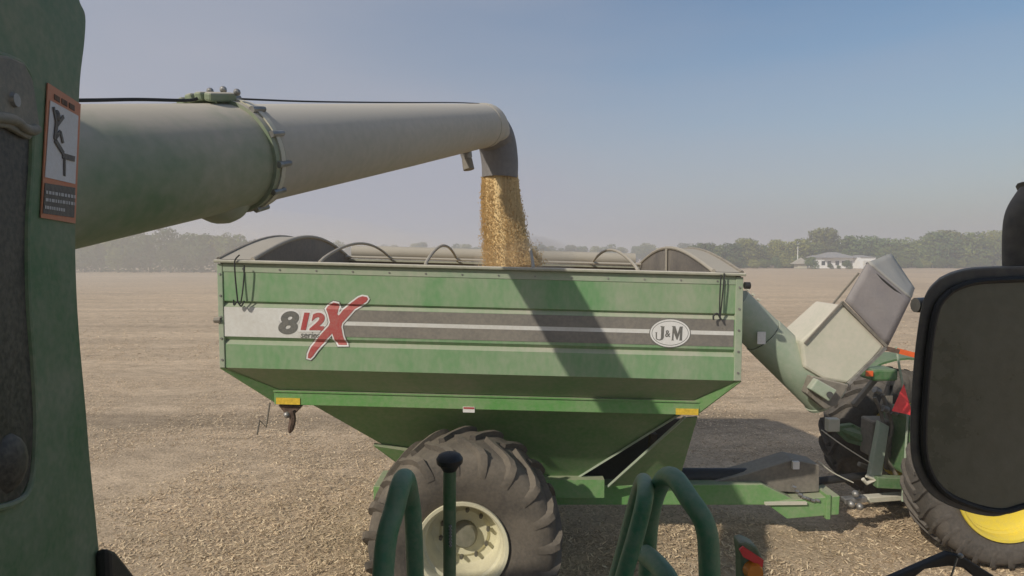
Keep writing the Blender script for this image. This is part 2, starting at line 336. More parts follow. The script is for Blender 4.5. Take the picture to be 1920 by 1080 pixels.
def make_trunk(h, seed):
    r_ = random.Random(seed); m = MB(); m.tube([(0, 0, -.1), (.06, 0, h * .25), (-.05, .05, h * .5), (0, 0, h * .75)], [.26, .2, .14, .05], 8)
    for k in range(5):
        a = r_.random() * 6.28; z = h * (.22 + .1 * k); l = h * .22
        m.tube([(0, 0, z), (math.cos(a) * l * .5, math.sin(a) * l * .5, z + l * .45), (math.cos(a) * l, math.sin(a) * l, z + l)], [.11, .07, .03], 6)
    return m
protos = []
for i, (h, w_, mi, tl) in enumerate([(9, 8.5, 0, 1), (11, 9, 1, 1.2), (8, 8, 2, 1), (10, 8, 0, 1.3), (7, 8.5, 1, .9), (12, 8.5, 2, 1.3)]):
    protos.append((make_crown(50 + i, h, w_, 3600, .2, LEAF[mi], tl), make_trunk(h, i), h))
trunk_meshes = {}
def tree(i, x, y, s, rz, label, group):
    crown, tr, h = protos[i]
    e = empty('tree', (x, y, 0), label, 'tree', group); e.rotation_euler.z = rz; e.scale = (s * random.uniform(.92, 1.12), s, s * random.uniform(.93, 1.06))
    if i not in trunk_meshes:
        o = tr.build('trunk', M['bark'], None, True); trunk_meshes[i] = o.data
    else:
        o = bpy.data.objects.new('trunk', trunk_meshes[i]); col.objects.link(o)
    o.parent = e
    c = bpy.data.objects.new('crown', crown); col.objects.link(c); c.parent = e
    return e
def X_at(px, Y): return (px - 960) / FPX * Y
def th(pytop, Y): return CH + (480 - pytop) / FPX * Y   # height that reaches a row of the picture
_o1 = 'zeroth first second third fourth fifth sixth seventh eighth ninth tenth eleventh twelfth thirteenth fourteenth fifteenth sixteenth seventeenth eighteenth nineteenth'.split()
def nth(k): return _o1[k] if k < 20 else (('twentieth', 'thirtieth', 'fortieth')[k // 10 - 2] if k % 10 == 0 else ('twenty', 'thirty', 'forty')[k // 10 - 2] + '-' + _o1[k % 10])
RG, LG, FG = 'trees behind the house across the field', 'trees on the left field edge in dust', 'distant trees on the skyline beyond the grain cart'
right = [(1300, 463, 0), (1322, 456, 2), (1345, 458, 0), (1370, 455, 2), (1402, 446, 1), (1432, 458, 0), (1460, 452, 1), (1484, 455, 4), (1508, 447, 0), (1536, 429, 1), (1562, 440, 3),
         (1590, 446, 2), (1622, 438, 5), (1650, 447, 2), (1676, 458, 0), (1702, 446, 3), (1728, 446, 0), (1752, 438, 2), (1782, 430, 1), (1808, 436, 3), (1836, 440, 0), (1862, 436, 1), (1888, 431, 5), (1915, 438, 2), (1945, 440, 0)]
for k, (px, top, i) in enumerate(right):
    Y = 176 + random.uniform(-3, 5); h = th(top, Y); tone = {0: 'Mid green', 1: 'Yellowish green', 2: 'Dark green', 3: 'Mid green tall', 4: 'Low yellowish green', 5: 'Tall dark green'}[i]
    tree(i, X_at(px, Y), Y, h / protos[i][2] * 1.02, random.uniform(0, 6), tone + ' leafy tree, ' + nth(k + 1) + ' from the left in the row behind the white house', RG)
for k, px in enumerate(range(1296, 1960, 23)):
    Y = 190 + random.uniform(-3, 4); i = [0, 2, 4][k % 3]; tree(i, X_at(px + random.uniform(-6, 6), Y), Y, th(462 + random.uniform(-5, 5), Y) / protos[i][2], random.uniform(0, 6), 'Lower leafy tree, ' + nth(k + 1) + ' from the left in the rear row behind the white house', 'second row of trees behind the house')
left = [(60, 440, 0), (95, 436, 2), (130, 442, 1), (160, 446, 0), (190, 444, 2), (222, 440, 3), (252, 436, 0), (282, 444, 2), (320, 424, 5), (348, 437, 0), (378, 438, 2), (405, 440, 1), (430, 436, 3), (452, 444, 0), (478, 452, 2), (505, 458, 4), (535, 462, 0), (566, 460, 4), (598, 462, 2), (632, 452, 3)]
for k, (px, top, i) in enumerate(left):
    Y = 128 + max(0, px - 440) * .5 + random.uniform(-2, 3); tree(i, X_at(px, Y), Y, th(top, Y) / protos[i][2], random.uniform(0, 6), 'Dusty leafy tree, ' + nth(k + 1) + ' from the left on the left field edge', LG)
for k in range(34):
    px = 660 + k * 19.5 + random.uniform(-6, 6); Y = 330 + random.uniform(-12, 12); top = 461 + 5 * math.sin(k * 1.7) + random.uniform(-3, 3); i = k % 5
    tree(i, X_at(px, Y), Y, th(top, Y) / protos[i][2], random.uniform(0, 6), 'Small hazy tree on the skyline beyond the cart, ' + nth(k + 1) + ' from the left', FG)
def shrub(x, y, s, i, label, group=None):
    e = empty('shrub', (x, y, 0), label, 'shrub', group)
    c = bpy.data.objects.new('foliage', protos[i][0]); col.objects.link(c); c.parent = e; c.scale = (s, s, s * .9); return e
HY = 166.0
for k, px in enumerate(range(1300, 1950, 22)):
    if 1522 < px < 1636: continue
    shrub(X_at(px, HY + 4), HY + 4 + random.uniform(-2, 2), .33 + .12 * random.random(), [0, 2, 4][k % 3], 'Low bushy shrub, ' + nth(k + 1) + ' place from the left along the foot of the tree row', 'brush along the tree row')
for px, s, i, lb in ((1558, .2, 2, 'Dark shrub in front of the left part of the white house'), (1572, .13, 0, 'Small shrub under the middle of the white house roof'), (1590, .33, 2, 'Largest dark bush before the white house, beside the garage wing'), (1524, .45, 2, 'Dark bush at the left end of the white house')):
    shrub(X_at(px, HY - 7), HY - 7, s, i, lb)
# house
he = empty('farmhouse', (X_at(1580, HY), HY, 0), 'white single storey farmhouse with grey hip roof and garage wing among trees', 'house')
hx = lambda px: X_at(px, HY)
def hipped(m, x0, x1, y0, y1, z0, z1, ov=.4, inset=2.6):
    x0 -= ov; x1 += ov; y0 -= ov; y1 += ov; ym = (y0 + y1) / 2
    m.add([(x0, y0, z0), (x1, y0, z0), (x1, y1, z0), (x0, y1, z0), (x0 + inset, ym, z1), (x1 - inset, ym, z1)], [(0, 1, 5, 4), (1, 2, 5), (2, 3, 4, 5), (3, 0, 4), (0, 3, 2, 1)])
MB().box(hx(1531), hx(1600), HY, HY + 8, 0, 3.0).build('wall', M['siding'], he)
m = MB(); hipped(m, hx(1543), hx(1600), HY - 1, HY + 8, 3.02, 4.6, .5, 3.6); m.build('roof', M['shingle'], he)
m = MB(); hipped(m, hx(1530), hx(1546), HY - .2, HY + 7, 3.02, 3.7, .4, 1); m.build('roof', M['shingle'], he)
MB().box(hx(1600) + .05, hx(1629), HY - 3, HY + 6, 0, 3.1).build('garage_wall', M['siding'], he)
m = MB(); hipped(m, hx(1600) + .3, hx(1629), HY - 3, HY + 6, 3.12, 3.75, .3, 1.4); m.build('garage_roof', M['shingle'], he)
for px in (1540, 1551, 1566, 1578): f = MB().box(hx(px), hx(px) + 1.0, HY - .04, HY + .1, .9, 2.1).build('window', M['window'], he)
MB().box(hx(1592), hx(1592) + .95, HY - .05, HY + .1, 0.05, 2.1).build('door', M['shingle'], he)
MB().box(hx(1606), hx(1606) + 2.4, HY - 3.05, HY - 2.9, .05, 2.2).build('garage_door', M['stripe_white'], he)
ge = empty('garden_hut', (hx(1494), HY - 2, 0), 'small pale garden hut with pointed roof left of the white farmhouse', 'hut')
MB().box(hx(1486), hx(1503), HY - 3, HY - .8, 0, 1.6).build('wall', M['pale_hood'], ge)
m = MB(); cx_ = hx(1494.5); m.add([(hx(1480), HY - 3.6, 1.3), (hx(1508), HY - 3.6, 1.3), (hx(1508), HY - .2, 1.3), (hx(1480), HY - .2, 1.3), (cx_, HY - 1.9, 3.1)], [(0, 1, 4), (1, 2, 4), (2, 3, 4), (3, 0, 4), (0, 3, 2, 1)]); m.build('roof', M['tarp'], ge)
pe = MB().tube([(cx_, HY - .1, 0), (cx_, HY - .1, th(462, HY))], [.13, .08], 8).build('pole', M['siding'], None, True); tag(pe, 'slim white pole standing behind the garden hut', 'pole')

# ------------------------------------------------------------ wheels
def tire_mesh(c, Ro, W, lug=.045, nl=22, rim=.45, sgn=-1, lw=.055, sweep=.34):
    Rb = Ro - lug; h = W / 2
    prof = [(rim - .01, -h * .78), (rim + .03, -h * .86), (rim + (Rb - rim) * .35, -h * .98), (rim + (Rb - rim) * .6, -h * 1.0), (rim + (Rb - rim) * .82, -h * .96), (Rb - .035, -h * .88), (Rb - .008, -h * .74), (Rb, -h * .4), (Rb + .002, 0)]
    prof = prof + [(r_, -y) for r_, y in prof[::-1][1:]]
    m = MB(); m.lathe(prof, c, 72)
    path = [(.0, Rb, Ro), (.3, Rb, Ro), (.6, Rb, Ro), (.8, Rb - .015, Ro - .008), (.93, Rb - .045, Ro - .04), (1.0, Rb - .13, Ro - .115), (1.015, Rb - .19, Rb - .165)]
    for side in (-1, 1):
        for k in range(nl):
            th0 = 2 * math.pi * (k + (.5 if side > 0 else 0)) / nl; vs = []
            for q, (u, rb, rt) in enumerate(path):
                th_ = th0 + sgn * sweep * min(u, .97) ** 1.2 + (0 if u < 1 else sgn * .01); y = side * h * u - side * .02 * (u < .05)
                wd = lw * (1 + .35 * (u > .75)) / Ro
                for dth, rr in ((-wd * .62, rb - .012), (-wd * .42, rt), (wd * .42, rt), (wd * .62, rb - .012)):
                    a = th_ + dth; vs.append((c[0] + rr * math.cos(a), c[1] + y, c[2] + rr * math.sin(a)))
            n = len(path); fs = [(i * 4 + j, i * 4 + j + 1, i * 4 + j + 5, i * 4 + j + 4) for i in range(n - 1) for j in range(3)] + [(0, 1, 2, 3), tuple((n - 1) * 4 + j for j in (3, 2, 1, 0))]
            m.add(vs, fs)
    return m
def wheel(root, c, Ro, W, rimr, mt_tire, mt_rim, lug, nl, dish, face, sgn=-1, nuts=10, nr=.24, hubr=.13, lw=.055):
    """face = -1 looks towards the camera, +1 away from it"""
    rw = W * .42
    prof = [(rimr + .035, face * (rw + .03)), (rimr + .03, face * (rw + .045)), (rimr - .0, face * (rw + .04)), (rimr - .02, face * (rw + .01)), (rimr - .025, face * (rw - .06)), (rimr - .05, face * (rw - .075)), (rimr - .055, face * (rw - dish * .85)), (rimr - .085, face * (rw - dish)), (rimr * .62, face * (rw - dish - .01)), (rimr * .55, face * (rw - dish + .02)), (.02, face * (rw - dish + .02)), (.001, face * (rw - dish + .02))]
    o = MB().lathe(prof, c, 56).lathe([(rimr + .035, face * (rw + .03)), (rimr - .01, face * (rw * .5)), (rimr - .01, -face * rw), (rimr + .03, -face * (rw + .03))], c, 40).build('wheel', mt_rim, root, True)
    tire_mesh(c, Ro, W, lug, nl, rimr, sgn, lw).build('tire', mt_tire, o, True)
    yb = face * (rw - dish + .02)
    MB().lathe([(hubr, yb), (hubr, yb + face * .06), (hubr * .85, yb + face * .085), (.001, yb + face * .09)], c, 24).build('hub', M['hub'], o, True)
    for k in range(nuts):
        a = 2 * math.pi * (k + .3) / nuts; p = Vector((c[0] + nr * math.cos(a), c[1] + yb, c[2] + nr * math.sin(a)))
        MB().tube([p, p + Vector((0, face * .045, 0))], [.022, .018], 6).build('nut', M['nut'], o)
    return o

# ------------------------------------------------------------ grain cart
YN, YF = 5.7, 9.1; TK = .0258
XL, XR = at(408, 500, YN).x, at(1393, 520, YN).x
def zt(py, px, Y=YN): p = at(px, py, Y); return p.z + TK * p.x       # height before the lean
Z_RIM = zt(486.5, 410); Z_B = zt(689, 411)
cart = empty('grain_cart', (-.3, 7.4, 0), 'dusty green grain cart with 812X lettering being filled by the auger', 'grain cart')
# side wall profile (z, y) from rim to the bottom edge with two pressed grooves
zg1a, zg1b, zg1c = zt(563.5, 420), zt(567, 420), zt(574.5, 420)
zg2a, zg2b, zg2c = zt(631, 420), zt(637.5, 420), zt(645, 420)
GD = .03
prof = [(Z_RIM, YN), (zg1a, YN), (zg1b, YN + GD), (zg1c, YN), (zg2a, YN), (zg2b, YN + GD), (zg2c, YN), (Z_B, YN)]
def wall_y(z):
    for (za, ya), (zb, yb) in zip(prof[:-1], prof[1:]):
        if zb <= z <= za: return ya + (yb - ya) * ((za - z) / (za - zb) if za > zb else 0)
    return YN
CP = .05
m = MB(); n = len(prof)
for y in (0,):
    vs = [(XL + CP, yy, z) for z, yy in prof] + [(XR - CP - .02, yy, z) for z, yy in prof]
    m.add(vs, [(i, i + 1, n + i + 1, n + i) for i in range(n - 1)])
m.tilt(TK).build('side_panel', M['cart_side'], cart, fix=False)
# inner skins, end and far walls
m = MB(); th_ = .05
m.box(XL + .01, XR - .01, YN + .045, YN + .055, Z_B, Z_RIM - .01)
m.box(XL, XL + .03, YN + .06, YF, Z_B, Z_RIM - .01); m.box(XR - .03, XR, YN + .06, YF, Z_B, Z_RIM - .01)
m.box(XL, XR, YF, YF + .03, Z_B, Z_RIM - .01)
m.tilt(TK).build('tank_wall', M['interior'], cart)
m = MB(); m.box(XL - .004, XL - .001, YN + .06, YF, Z_B, Z_RIM - .03); m.box(XR + .001, XR + .004, YN + .06, YF, Z_B, Z_RIM - .03); m.tilt(TK).build('end_panel', M['cart_green'], cart)
for x0, x1 in ((XL - .002, XL + CP), (XR - CP - .02, XR + .002)):
    MB().box(x0, x1, YN - .012, YN + .06, Z_B, Z_RIM - .04).tilt(TK).build('corner_post', M['cart_green'], cart, bevel=.006)
for xb_ in (XL + .025, XR - .035):
    for k in range(5):
        z_ = Z_B + .08 + (Z_RIM - Z_B - .22) * k / 4
        MB().tube([(xb_, YN - .02, z_), (xb_, YN - .011, z_)], .011, 8).tilt(TK).build('bolt', M['steel'], cart)
for k in range(14):
    xb_ = XL + .25 + (XR - XL - .5) * k / 13
    MB().tube([(xb_, YN - .012, Z_RIM - .085), (xb_, YN - .005, Z_RIM - .085)], .009, 8).tilt(TK).build('bolt', M['steel'], cart)
# rim
MB().box(XL - .015, XR + .015, YN - .05, YN + .07, Z_RIM - .03, Z_RIM).tilt(TK).build('rim', M['rim_lip'], cart, bevel=.008)
MB().box(XL - .015, XR + .015, YF - .05, YF + .07, Z_RIM - .03, Z_RIM).tilt(TK).build('rim', M['rim_lip'], cart)
MB().box(XL - .02, XL + .05, YN + .08, YF - .06, Z_RIM - .03, Z_RIM - .002).tilt(TK).build('rim', M['rim_lip'], cart)
MB().box(XR - .05, XR + .02, YN + .08, YF - .06, Z_RIM - .03, Z_RIM - .002).tilt(TK).build('rim', M['rim_lip'], cart)
zs = zt(510, 450)
MB().box(XL + CP, XR - CP - .02, YN - .006, YN + .0, zs, Z_RIM - .035).tilt(TK).build('upper_flange', M['cart_green'], cart, bevel=.003)
# lower slopes and beam
YB = 6.0
ZB1 = zt(731, 518, YB); ZB2 = zt(757, 518, YB)
XbL, XbR = at(516, 745, YB).x, at(1310, 775, YB).x
m = MB()
A = [(XL, YN, Z_B), (XR, YN, Z_B), (XR, YF, Z_B), (XL, YF, Z_B)]; B = [(XbL, YB, ZB1), (XbR, YB, ZB1), (XbR, YF - .3, ZB1), (XbL, YF - .3, ZB1)]
m.add(A + B, [(i, (i + 1) % 4, (i + 1) % 4 + 4, i + 4) for i in range(4)]); m.tilt(TK).build('slope_sheet', M['cart_slope'], cart)
# light flange running down both end slopes
for xa, xb, s in ((XL, XbL, -1), (XR, XbR, 1)):
    m = MB(); m.prism([(xa, YN - .006, Z_B + .0), (xa - s * .045, YN - .006, Z_B + .0), (xb - s * .06, YB - .008, ZB1), (xb + s * .0, YB - .008, ZB2 + .02)], (s * .012, .012, -.008)); m.tilt(TK).build('slope_flange', M['cart_beam'], cart)
MB().box(XbL, XbR, YB - .03, YB + .14, ZB2, ZB1).tilt(TK).build('frame_beam', M['cart_beam'], cart, bevel=.006)
MB().box(XbL, XbR, YB - .045, YB + .0, ZB1 - .012, ZB1 + .004).tilt(TK).build('beam_lip', M['cart_beam'], cart)
MB().box(XbL, XbR, YF - .44, YF - .3, ZB2, ZB1).tilt(TK).build('frame_beam', M['cart_beam'], cart)
m = MB(); YH = 6.17
T = [(at(572, 762, YH).x, YH, ZB2 - .002), (at(1285, 778, YH).x, YH, ZB2 - .002), (at(1285, 778, YH).x, YF - .5, ZB2 - .002), (at(572, 762, YH).x, YF - .5, ZB2 - .002)]
zb = 3.5 - (905 - 480) / FPX * 7.0 + .02
Bm = [(X_at(822, 7), 7.0, zb), (X_at(1085, 7), 7.0, zb), (X_at(1085, 7), 7.8, zb), (X_at(822, 7), 7.8, zb)]
T = [(x, y, z - TK * x) for x, y, z in T]
m.add(T + Bm, [(i, (i + 1) % 4, (i + 1) % 4 + 4, i + 4) for i in range(4)] + [(4, 5, 6, 7)]); m.build('hopper', M['cart_under'], cart)
m = MB(); m.bar(Vector(T[1]) + Vector((0, -.02, 0)), Vector(Bm[1]) + Vector((0, -.02, 0)), .02, .022); m.build('hopper_flange', M['cart_pale'], cart)
m = MB(); p = [at(700, 836, 6.55), at(790, 850, 6.6), at(800, 905, 6.9), at(760, 880, 6.75)]; m.prism(p, (.0, .05, .02)); m.build('clean_out_door', M['cart_beam'], cart)
# decals: stripes following the pressed wall
def wall_decal(polys, name, mat, lift, parent=cart):
    import bmesh
    bm = bmesh.new()
    for poly in polys:
        vs = [bm.verts.new((x, 0, z)) for x, z in poly]
        es = [bm.edges.new((vs[i], vs[(i + 1) % len(vs)])) for i in range(len(vs))]
        bmesh.ops.triangle_fill(bm, edges=es, use_beauty=True)
    for zc in (zg1a, zg1b, zg1c, zg2a, zg2b, zg2c):
        bmesh.ops.bisect_plane(bm, geom=bm.verts[:] + bm.edges[:] + bm.faces[:], plane_co=(0, 0, zc), plane_no=(0, 0, 1))
    for v in bm.verts: v.co.y = wall_y(v.co.z) - lift; v.co.z -= TK * v.co.x
    bmesh.ops.recalc_face_normals(bm, faces=bm.faces)
    me = bpy.data.meshes.new(name); bm.to_mesh(me); bm.free(); me.materials.append(mat)
    o = bpy.data.objects.new(name, me); col.objects.link(o); o.parent = parent
    if parent is cart: o.location = -cart.location
    return o
def wp(px, py): p = at(px, py, YN); return (p.x, p.z + TK * p.x)
x0, x1 = XL + CP + .002, XR - CP - .03; xm = wp(620, 600)[0]
zs0, zs1 = zg1c, zg2a + .0; zm = (zs0 + zs1) / 2 + .012
rect = lambda xa, xb, za, zb_: [(xa, za), (xb, za), (xb, zb_), (xa, zb_)]
wall_decal([rect(x0, xm, zs1 + .004, zs0 - .002)], 'white_stripe', M['stripe_white'], .004)
wall_decal([rect(xm, x1, zm + .02, zs0 - .002), rect(xm, x1, zs1 + .028, zm - .02)], 'grey_stripe', M['stripe_grey'], .004)
wall_decal([rect(xm, x1, zm - .0195, zm + .0195)], 'centre_stripe', M['stripe_white'], .004)
def zp(lst, ox, oy, k): return [wp(ox + x / k, oy + y / k) for x, y in lst]
def offset_poly(poly, d):
    area = sum(a[0] * b[1] - b[0] * a[1] for a, b in zip(poly, poly[1:] + poly[:1])); s = 1 if area > 0 else -1; out = []
    for i in range(len(poly)):
        a, b, c = Vector(poly[i - 1]), Vector(poly[i]), Vector(poly[(i + 1) % len(poly)])
        n1 = Vector(((b - a).y, -(b - a).x)).normalized(); n2 = Vector(((c - b).y, -(c - b).x)).normalized(); nn = (n1 + n2)
        nn = nn.normalized() if nn.length > .2 else n1
        out.append(tuple(b + nn * d * s * min(1.5, 1 / max(.4, nn.dot(n1)))))
    return out
Xp = [(905, 300), (985, 250), (1040, 262), (1052, 310), (1032, 395), (1052, 415), (1110, 340), (1200, 262), (1300, 187), (1350, 170), (1405, 180), (1420, 205), (1400, 238), (1340, 280), (1250, 335), (1170, 425), (1092, 512), (1082, 560), (1105, 680), (1150, 790), (1045, 788), (1000, 730), (968, 640), (900, 710), (830, 790), (770, 860), (725, 925), (690, 958), (660, 950), (665, 900), (700, 820), (740, 760), (820, 660), (925, 545), (940, 500), (917, 400), (890, 330)]
Xw = zp(Xp, 480, 530, 6.75)
wall_decal([offset_poly(Xw, .022)], 'logo_outline', M['logo_grey'], .0055)
wall_decal([offset_poly(Xw, .015)], 'logo_outline', M['logo_white'], .008)
wall_decal([Xw], 'logo_letter', M['logo_red'], .0105)
def text_polys_obj(txt, size, shear, off, name, mat, pos_px, w_px, h_px, lift, sy=1.0):
    c = bpy.data.curves.new('t', 'FONT'); c.body = txt; c.size = 1; c.shear = shear; c.offset = off; c.fill_mode = 'FRONT' if hasattr(c, 'fill_mode') else c.fill_mode
    o = bpy.data.objects.new('t', c); col.objects.link(o)
    dg = bpy.context.evaluated_depsgraph_get(); me = bpy.data.meshes.new_from_object(o.evaluated_get(dg)); bpy.data.objects.remove(o)
    co = np.array([v.co[:] for v in me.vertices]); lo = co.min(0); hi = co.max(0)
    a = wp(pos_px[0], pos_px[1] + h_px); b = wp(pos_px[0] + w_px, pos_px[1])
    for v in me.vertices:
        u = (v.co.x - lo[0]) / (hi[0] - lo[0]); t_ = (v.co.y - lo[1]) / (hi[1] - lo[1])
        x = a[0] + (b[0] - a[0]) * u; z = a[1] + (b[1] - a[1]) * t_
        v.co = (x, wall_y(z) - lift, z - TK * x)
    me.materials.clear(); me.materials.append(mat); q = bpy.data.objects.new(name, me); col.objects.link(q); q.parent = cart; q.location = -cart.location
    return q
# 8, 12, series
text_polys_obj('8', 1, .2, .10, 'logo_outline', M['logo_white'], (519, 580), 44.5, 50, .0055)
text_polys_obj('8', 1, .2, .045, 'logo_digit', M['logo_grey'], (522.5, 583.5), 38.5, 42.5, .0085)
text_polys_obj('12', 1, .2, .11, 'logo_outline', M['logo_white'], (559, 583), 54, 38, .005)
text_polys_obj('12', 1, .2, .05, 'logo_digit', M['logo_red'], (564, 586.5), 45, 32, .0085)
wall_decal([[wp(560, 619.5), wp(601, 619.5), wp(601, 622), wp(560, 622)]], 'logo_outline', M['logo_white'], .0085)
text_polys_obj('series', 1, .2, .01, 'logo_word', M['logo_grey'], (564, 623), 36, 10, .0085)
# oval badge
def ell(cx, cy, a, b, n=40): return [wp(cx + a * math.cos(2 * math.pi * i / n), cy + b * math.sin(2 * math.pi * i / n)) for i in range(n)]
wall_decal([ell(1256, 624.5, 39, 27.5)], 'badge_edge', M['logo_grey'], .006)
wall_decal([ell(1256, 624.5, 37.5, 26)], 'badge', M['logo_white'], .0075)
wall_decal([ell(1256, 624.5, 34.5, 23)], 'badge_line', M['logo_grey'], .0085)
wall_decal([ell(1256, 624.5, 33.5, 22)], 'badge', M['logo_white'], .0095)
J = [(625, 335), (715, 345), (700, 362), (690, 575), (665, 610), (610, 628), (555, 615), (530, 590), (528, 475), (512, 462), (560, 462), (552, 480), (552, 585), (580, 605), (615, 605), (632, 585), (640, 360), (625, 350)]
Mm = [(855, 335), (925, 338), (972, 490), (1015, 345), (1085, 347), (1072, 365), (1058, 610), (1066, 628), (1000, 628), (1008, 610), (1022, 470), (968, 612), (950, 612), (895, 470), (885, 605), (895, 625), (842, 625), (856, 605), (870, 360)]
for P_ in (J, Mm): wall_decal([zp(P_, 1180, 580, 10.8)], 'badge_letter', M['logo_grey'], .0115)
text_polys_obj('&', 1, 0, .02, 'badge_letter', M['logo_grey'], (1246.5, 619), 10, 12.5, .0115)
# reflective tapes, small sticker
def beam_plate(pxa, pya, pxb, pyb, name, mat, lift=.034):
    a = at(pxa, pya, YB - .03); b = at(pxb, pyb, YB - .03)
    return MB().box(a.x, b.x, YB - lift - .004, YB - .0315, b.z + TK * (a.x + b.x) / 2, a.z + TK * (a.x + b.x) / 2).tilt(TK).build(name, mat, cart)
beam_plate(518, 746, 563, 758, 'reflective_tape', M['amber_tape']); beam_plate(1267, 766, 1309, 777.5, 'reflective_tape', M['amber_tape'])
beam_plate(868, 762.5, 890, 773, 'sticker', M['logo_white']); beam_plate(869, 763, 889, 766.5, 'sticker', M['logo_red'], .037)
# arched end caps, bows, tarp roll
YM = (YN + YF) / 2
def arch(X, crown, n=18, y0=YN, y1=YF, p=1.0):
    return [(X, y0 + (y1 - y0) * i / n, Z_RIM + .005 + crown * math.sin(math.pi * i / n) ** p) for i in range(n + 1)]
def cap(Xo, Xi, co, ci):
    a, b = arch(Xo, co), arch(Xi, ci); n = len(a)
    MB().add(a + b, [(i, i + 1, n + i + 1, n + i) for i in range(n - 1)]).tilt(TK).build('end_cap', M['tarp'], cart, True, fix=False)
    MB().add([(x, y, Z_RIM - .4) for x, y, z in b] + [(x, y, z - .004) for x, y, z in b], [(i, i + 1, n + i + 1, n + i) for i in range(n - 1)]).tilt(TK).build('arch_shade_sheet', M['arch_shade'], cart)  # second mesh: dark sheet standing in for the shade inside the open arch
    MB().add([(x, y, Z_RIM - .02) for x, y, z in a] + [(x, y, z) for x, y, z in a], [(i, i + 1, n + i + 1, n + i) for i in range(n - 1)]).tilt(TK).build('end_wall', M['dark_steel'], cart)
    MB().tube([(x, y, z + .005) for x, y, z in b], .022, 8).tilt(TK).build('arch_rib', M['tarp'], cart, True)
    MB().tube([(x, y, z + .0) for x, y, z in a], .02, 8).tilt(TK).build('arch_rib', M['dark_steel'], cart, True)
cap(XL + .01, at(474, 487, YN).x, .27, .27); cap(XR - .01, at(1338, 508, YN).x, .25, .25)
xr_ = at(1338, 508, YN).x - .015
MB().box(xr_ - .01, xr_, YM - .04, YM + .02, Z_RIM - .4, Z_RIM + .25).tilt(TK).build('cap_brace', M['tarp'], cart)
for px in (599, 797, 1000, 1197):
    X = at(px, 495, YN).x; MB().tube([(x, y, z - .01) for x, y, z in arch(X, .22, 24, p=.8)], .017, 8).tilt(TK).build('tarp_bow', M['tarp'], cart, True)
MB().tube([(XL + .4, YF - .02, Z_RIM + .11), (XR - .35, YF - .02, Z_RIM + .1)], .1, 14).tilt(TK).build('tarp_roll', M['tarp'], cart, True)
MB().tube([(XL + .3, YF - .25, Z_RIM + .03), (XR - .3, YF - .25, Z_RIM + .03)], .02, 8).tilt(TK).build('roll_pipe', M['tarp'], cart, True)
# cords
def cord(pts, name='tarp_cord', r=.007, Y=YN - .065):
    MB().tube(spline([at(a, b, Y) for a, b in pts], 5), r, 6).build(name, M['cord'], cart, True)
cord([(449, 478), (441, 487), (440, 500), (442, 530), (446, 568)], 'tarp_cord'); cord([(458, 497), (458, 510), (455, 545), (451, 570)])
cord([(438, 562), (439, 572), (445, 566), (452, 574), (458, 564)], 'cord_hook', .008)
cord([(1358, 512), (1357, 530), (1353, 570), (1350, 598)]); cord([(1352, 515), (1350, 550), (1349, 596)])
cord([(1352, 599), (1345, 588), (1338, 592), (1338, 600)], 'cord_hook', .009)
MB().tube([(XR + .01, YN - .02, Z_RIM - .12), (XR + .06, YN - .02, Z_RIM - .12)], .035, 10).tilt(TK).build('tarp_latch', M['black'], cart, True)
MB().tube([at(414, 600, YN - .01) + Vector((-.06, 0, 0)), at(414, 600, YN - .01)], .03, 8).build('tarp_latch', M['dark_steel'], cart, True)
# hanging jack bracket and crank on the rear
m = MB(); Yj = YB + .02
m.prism([at(522, 760, Yj), at(566, 761, Yj), at(552, 776, Yj), at(536, 778, Yj)], (0, .08, 0)); m.build('jack_bracket', M['rust'], cart)
MB().tube(spline([at(546, 770, Yj - .02), at(549, 785, Yj - .02), at(546, 800, Yj - .02), at(543, 812, Yj - .02)], 3), [.035] * 7 + [.032, .02, .01], 8).build('jack_leg', M['rust'], cart, True)
MB().ball(at(538, 778, Yj - .05), .035).build('jack_knob', M['steel'], cart, True)
MB().tube([at(506, 755, Yj), at(499, 801, Yj), at(487, 788, Yj), at(482, 815, Yj)], .009, 6).build('crank_rod', M['dark_steel'], cart, True)
# front gusset, tongue, drop hitch
m = MB(); Yg = 6.25
m.prism([at(1284, 784, Yg), at(1308, 782, Yg), at(1272, 905, 6.95), at(1140, 912, 6.95)], (0, .04, .0)); m.build('gusset_plate', M['gusset'], cart)
MB().bar(at(1284, 782, Yg - .02), at(1140, 912, 6.92), .04, .024).build('gusset_edge', M['cart_pale'], cart)
m = MB(); m.prism([at(1284, 784, 8.3), at(1308, 782, 8.3), at(1272, 880, 7.9), at(1180, 885, 7.9)], (0, .04, 0)); m.build('gusset_plate', M['gusset'], cart)
m = MB(); m.prism([at(1292, 786, 7.3), at(1215, 868, 7.3), at(1170, 908, 7.3), at(1010, 908, 7.3), at(1120, 850, 7.3), at(1240, 786, 7.3)], (0, .04, 0)); m.build('gap_shade_plate', M['black'], cart)  # black plate added to fill the gap behind the gusset with shade
MB().bar(at(1225, 812, 6.9), at(1222, 842, 6.9), .08, .08).build('gusset_bracket', M['rust'], cart)
YT = 7.1
m = MB(); ta, tb = at(700, 912, YT), at(1430, 908, YT); bz = at(1100, 947, YT).z
m.prism([(ta.x, YT, ta.z), (tb.x, YT, tb.z), (at(1492, 938, YT).x, YT, at(1492, 938, YT).z), (at(1440, 945, YT).x, YT, bz), (ta.x, YT, bz)], (0, .55, 0)); m.build('tongue_beam', M['cart_beam'], cart, bevel=.01)
p0 = at(1435, 944, YT - .03); p1 = at(1575, 932, YT - .03)
m = MB(); m.prism([at(1436, 944, YT - .03), at(1480, 938, YT - .03), at(1575, 930, YT - .03), at(1573, 965, YT - .03), at(1476, 973, YT - .03)], (0, .5, 0)); m.build('drop_hitch', M['cart_beam'], cart, bevel=.008)
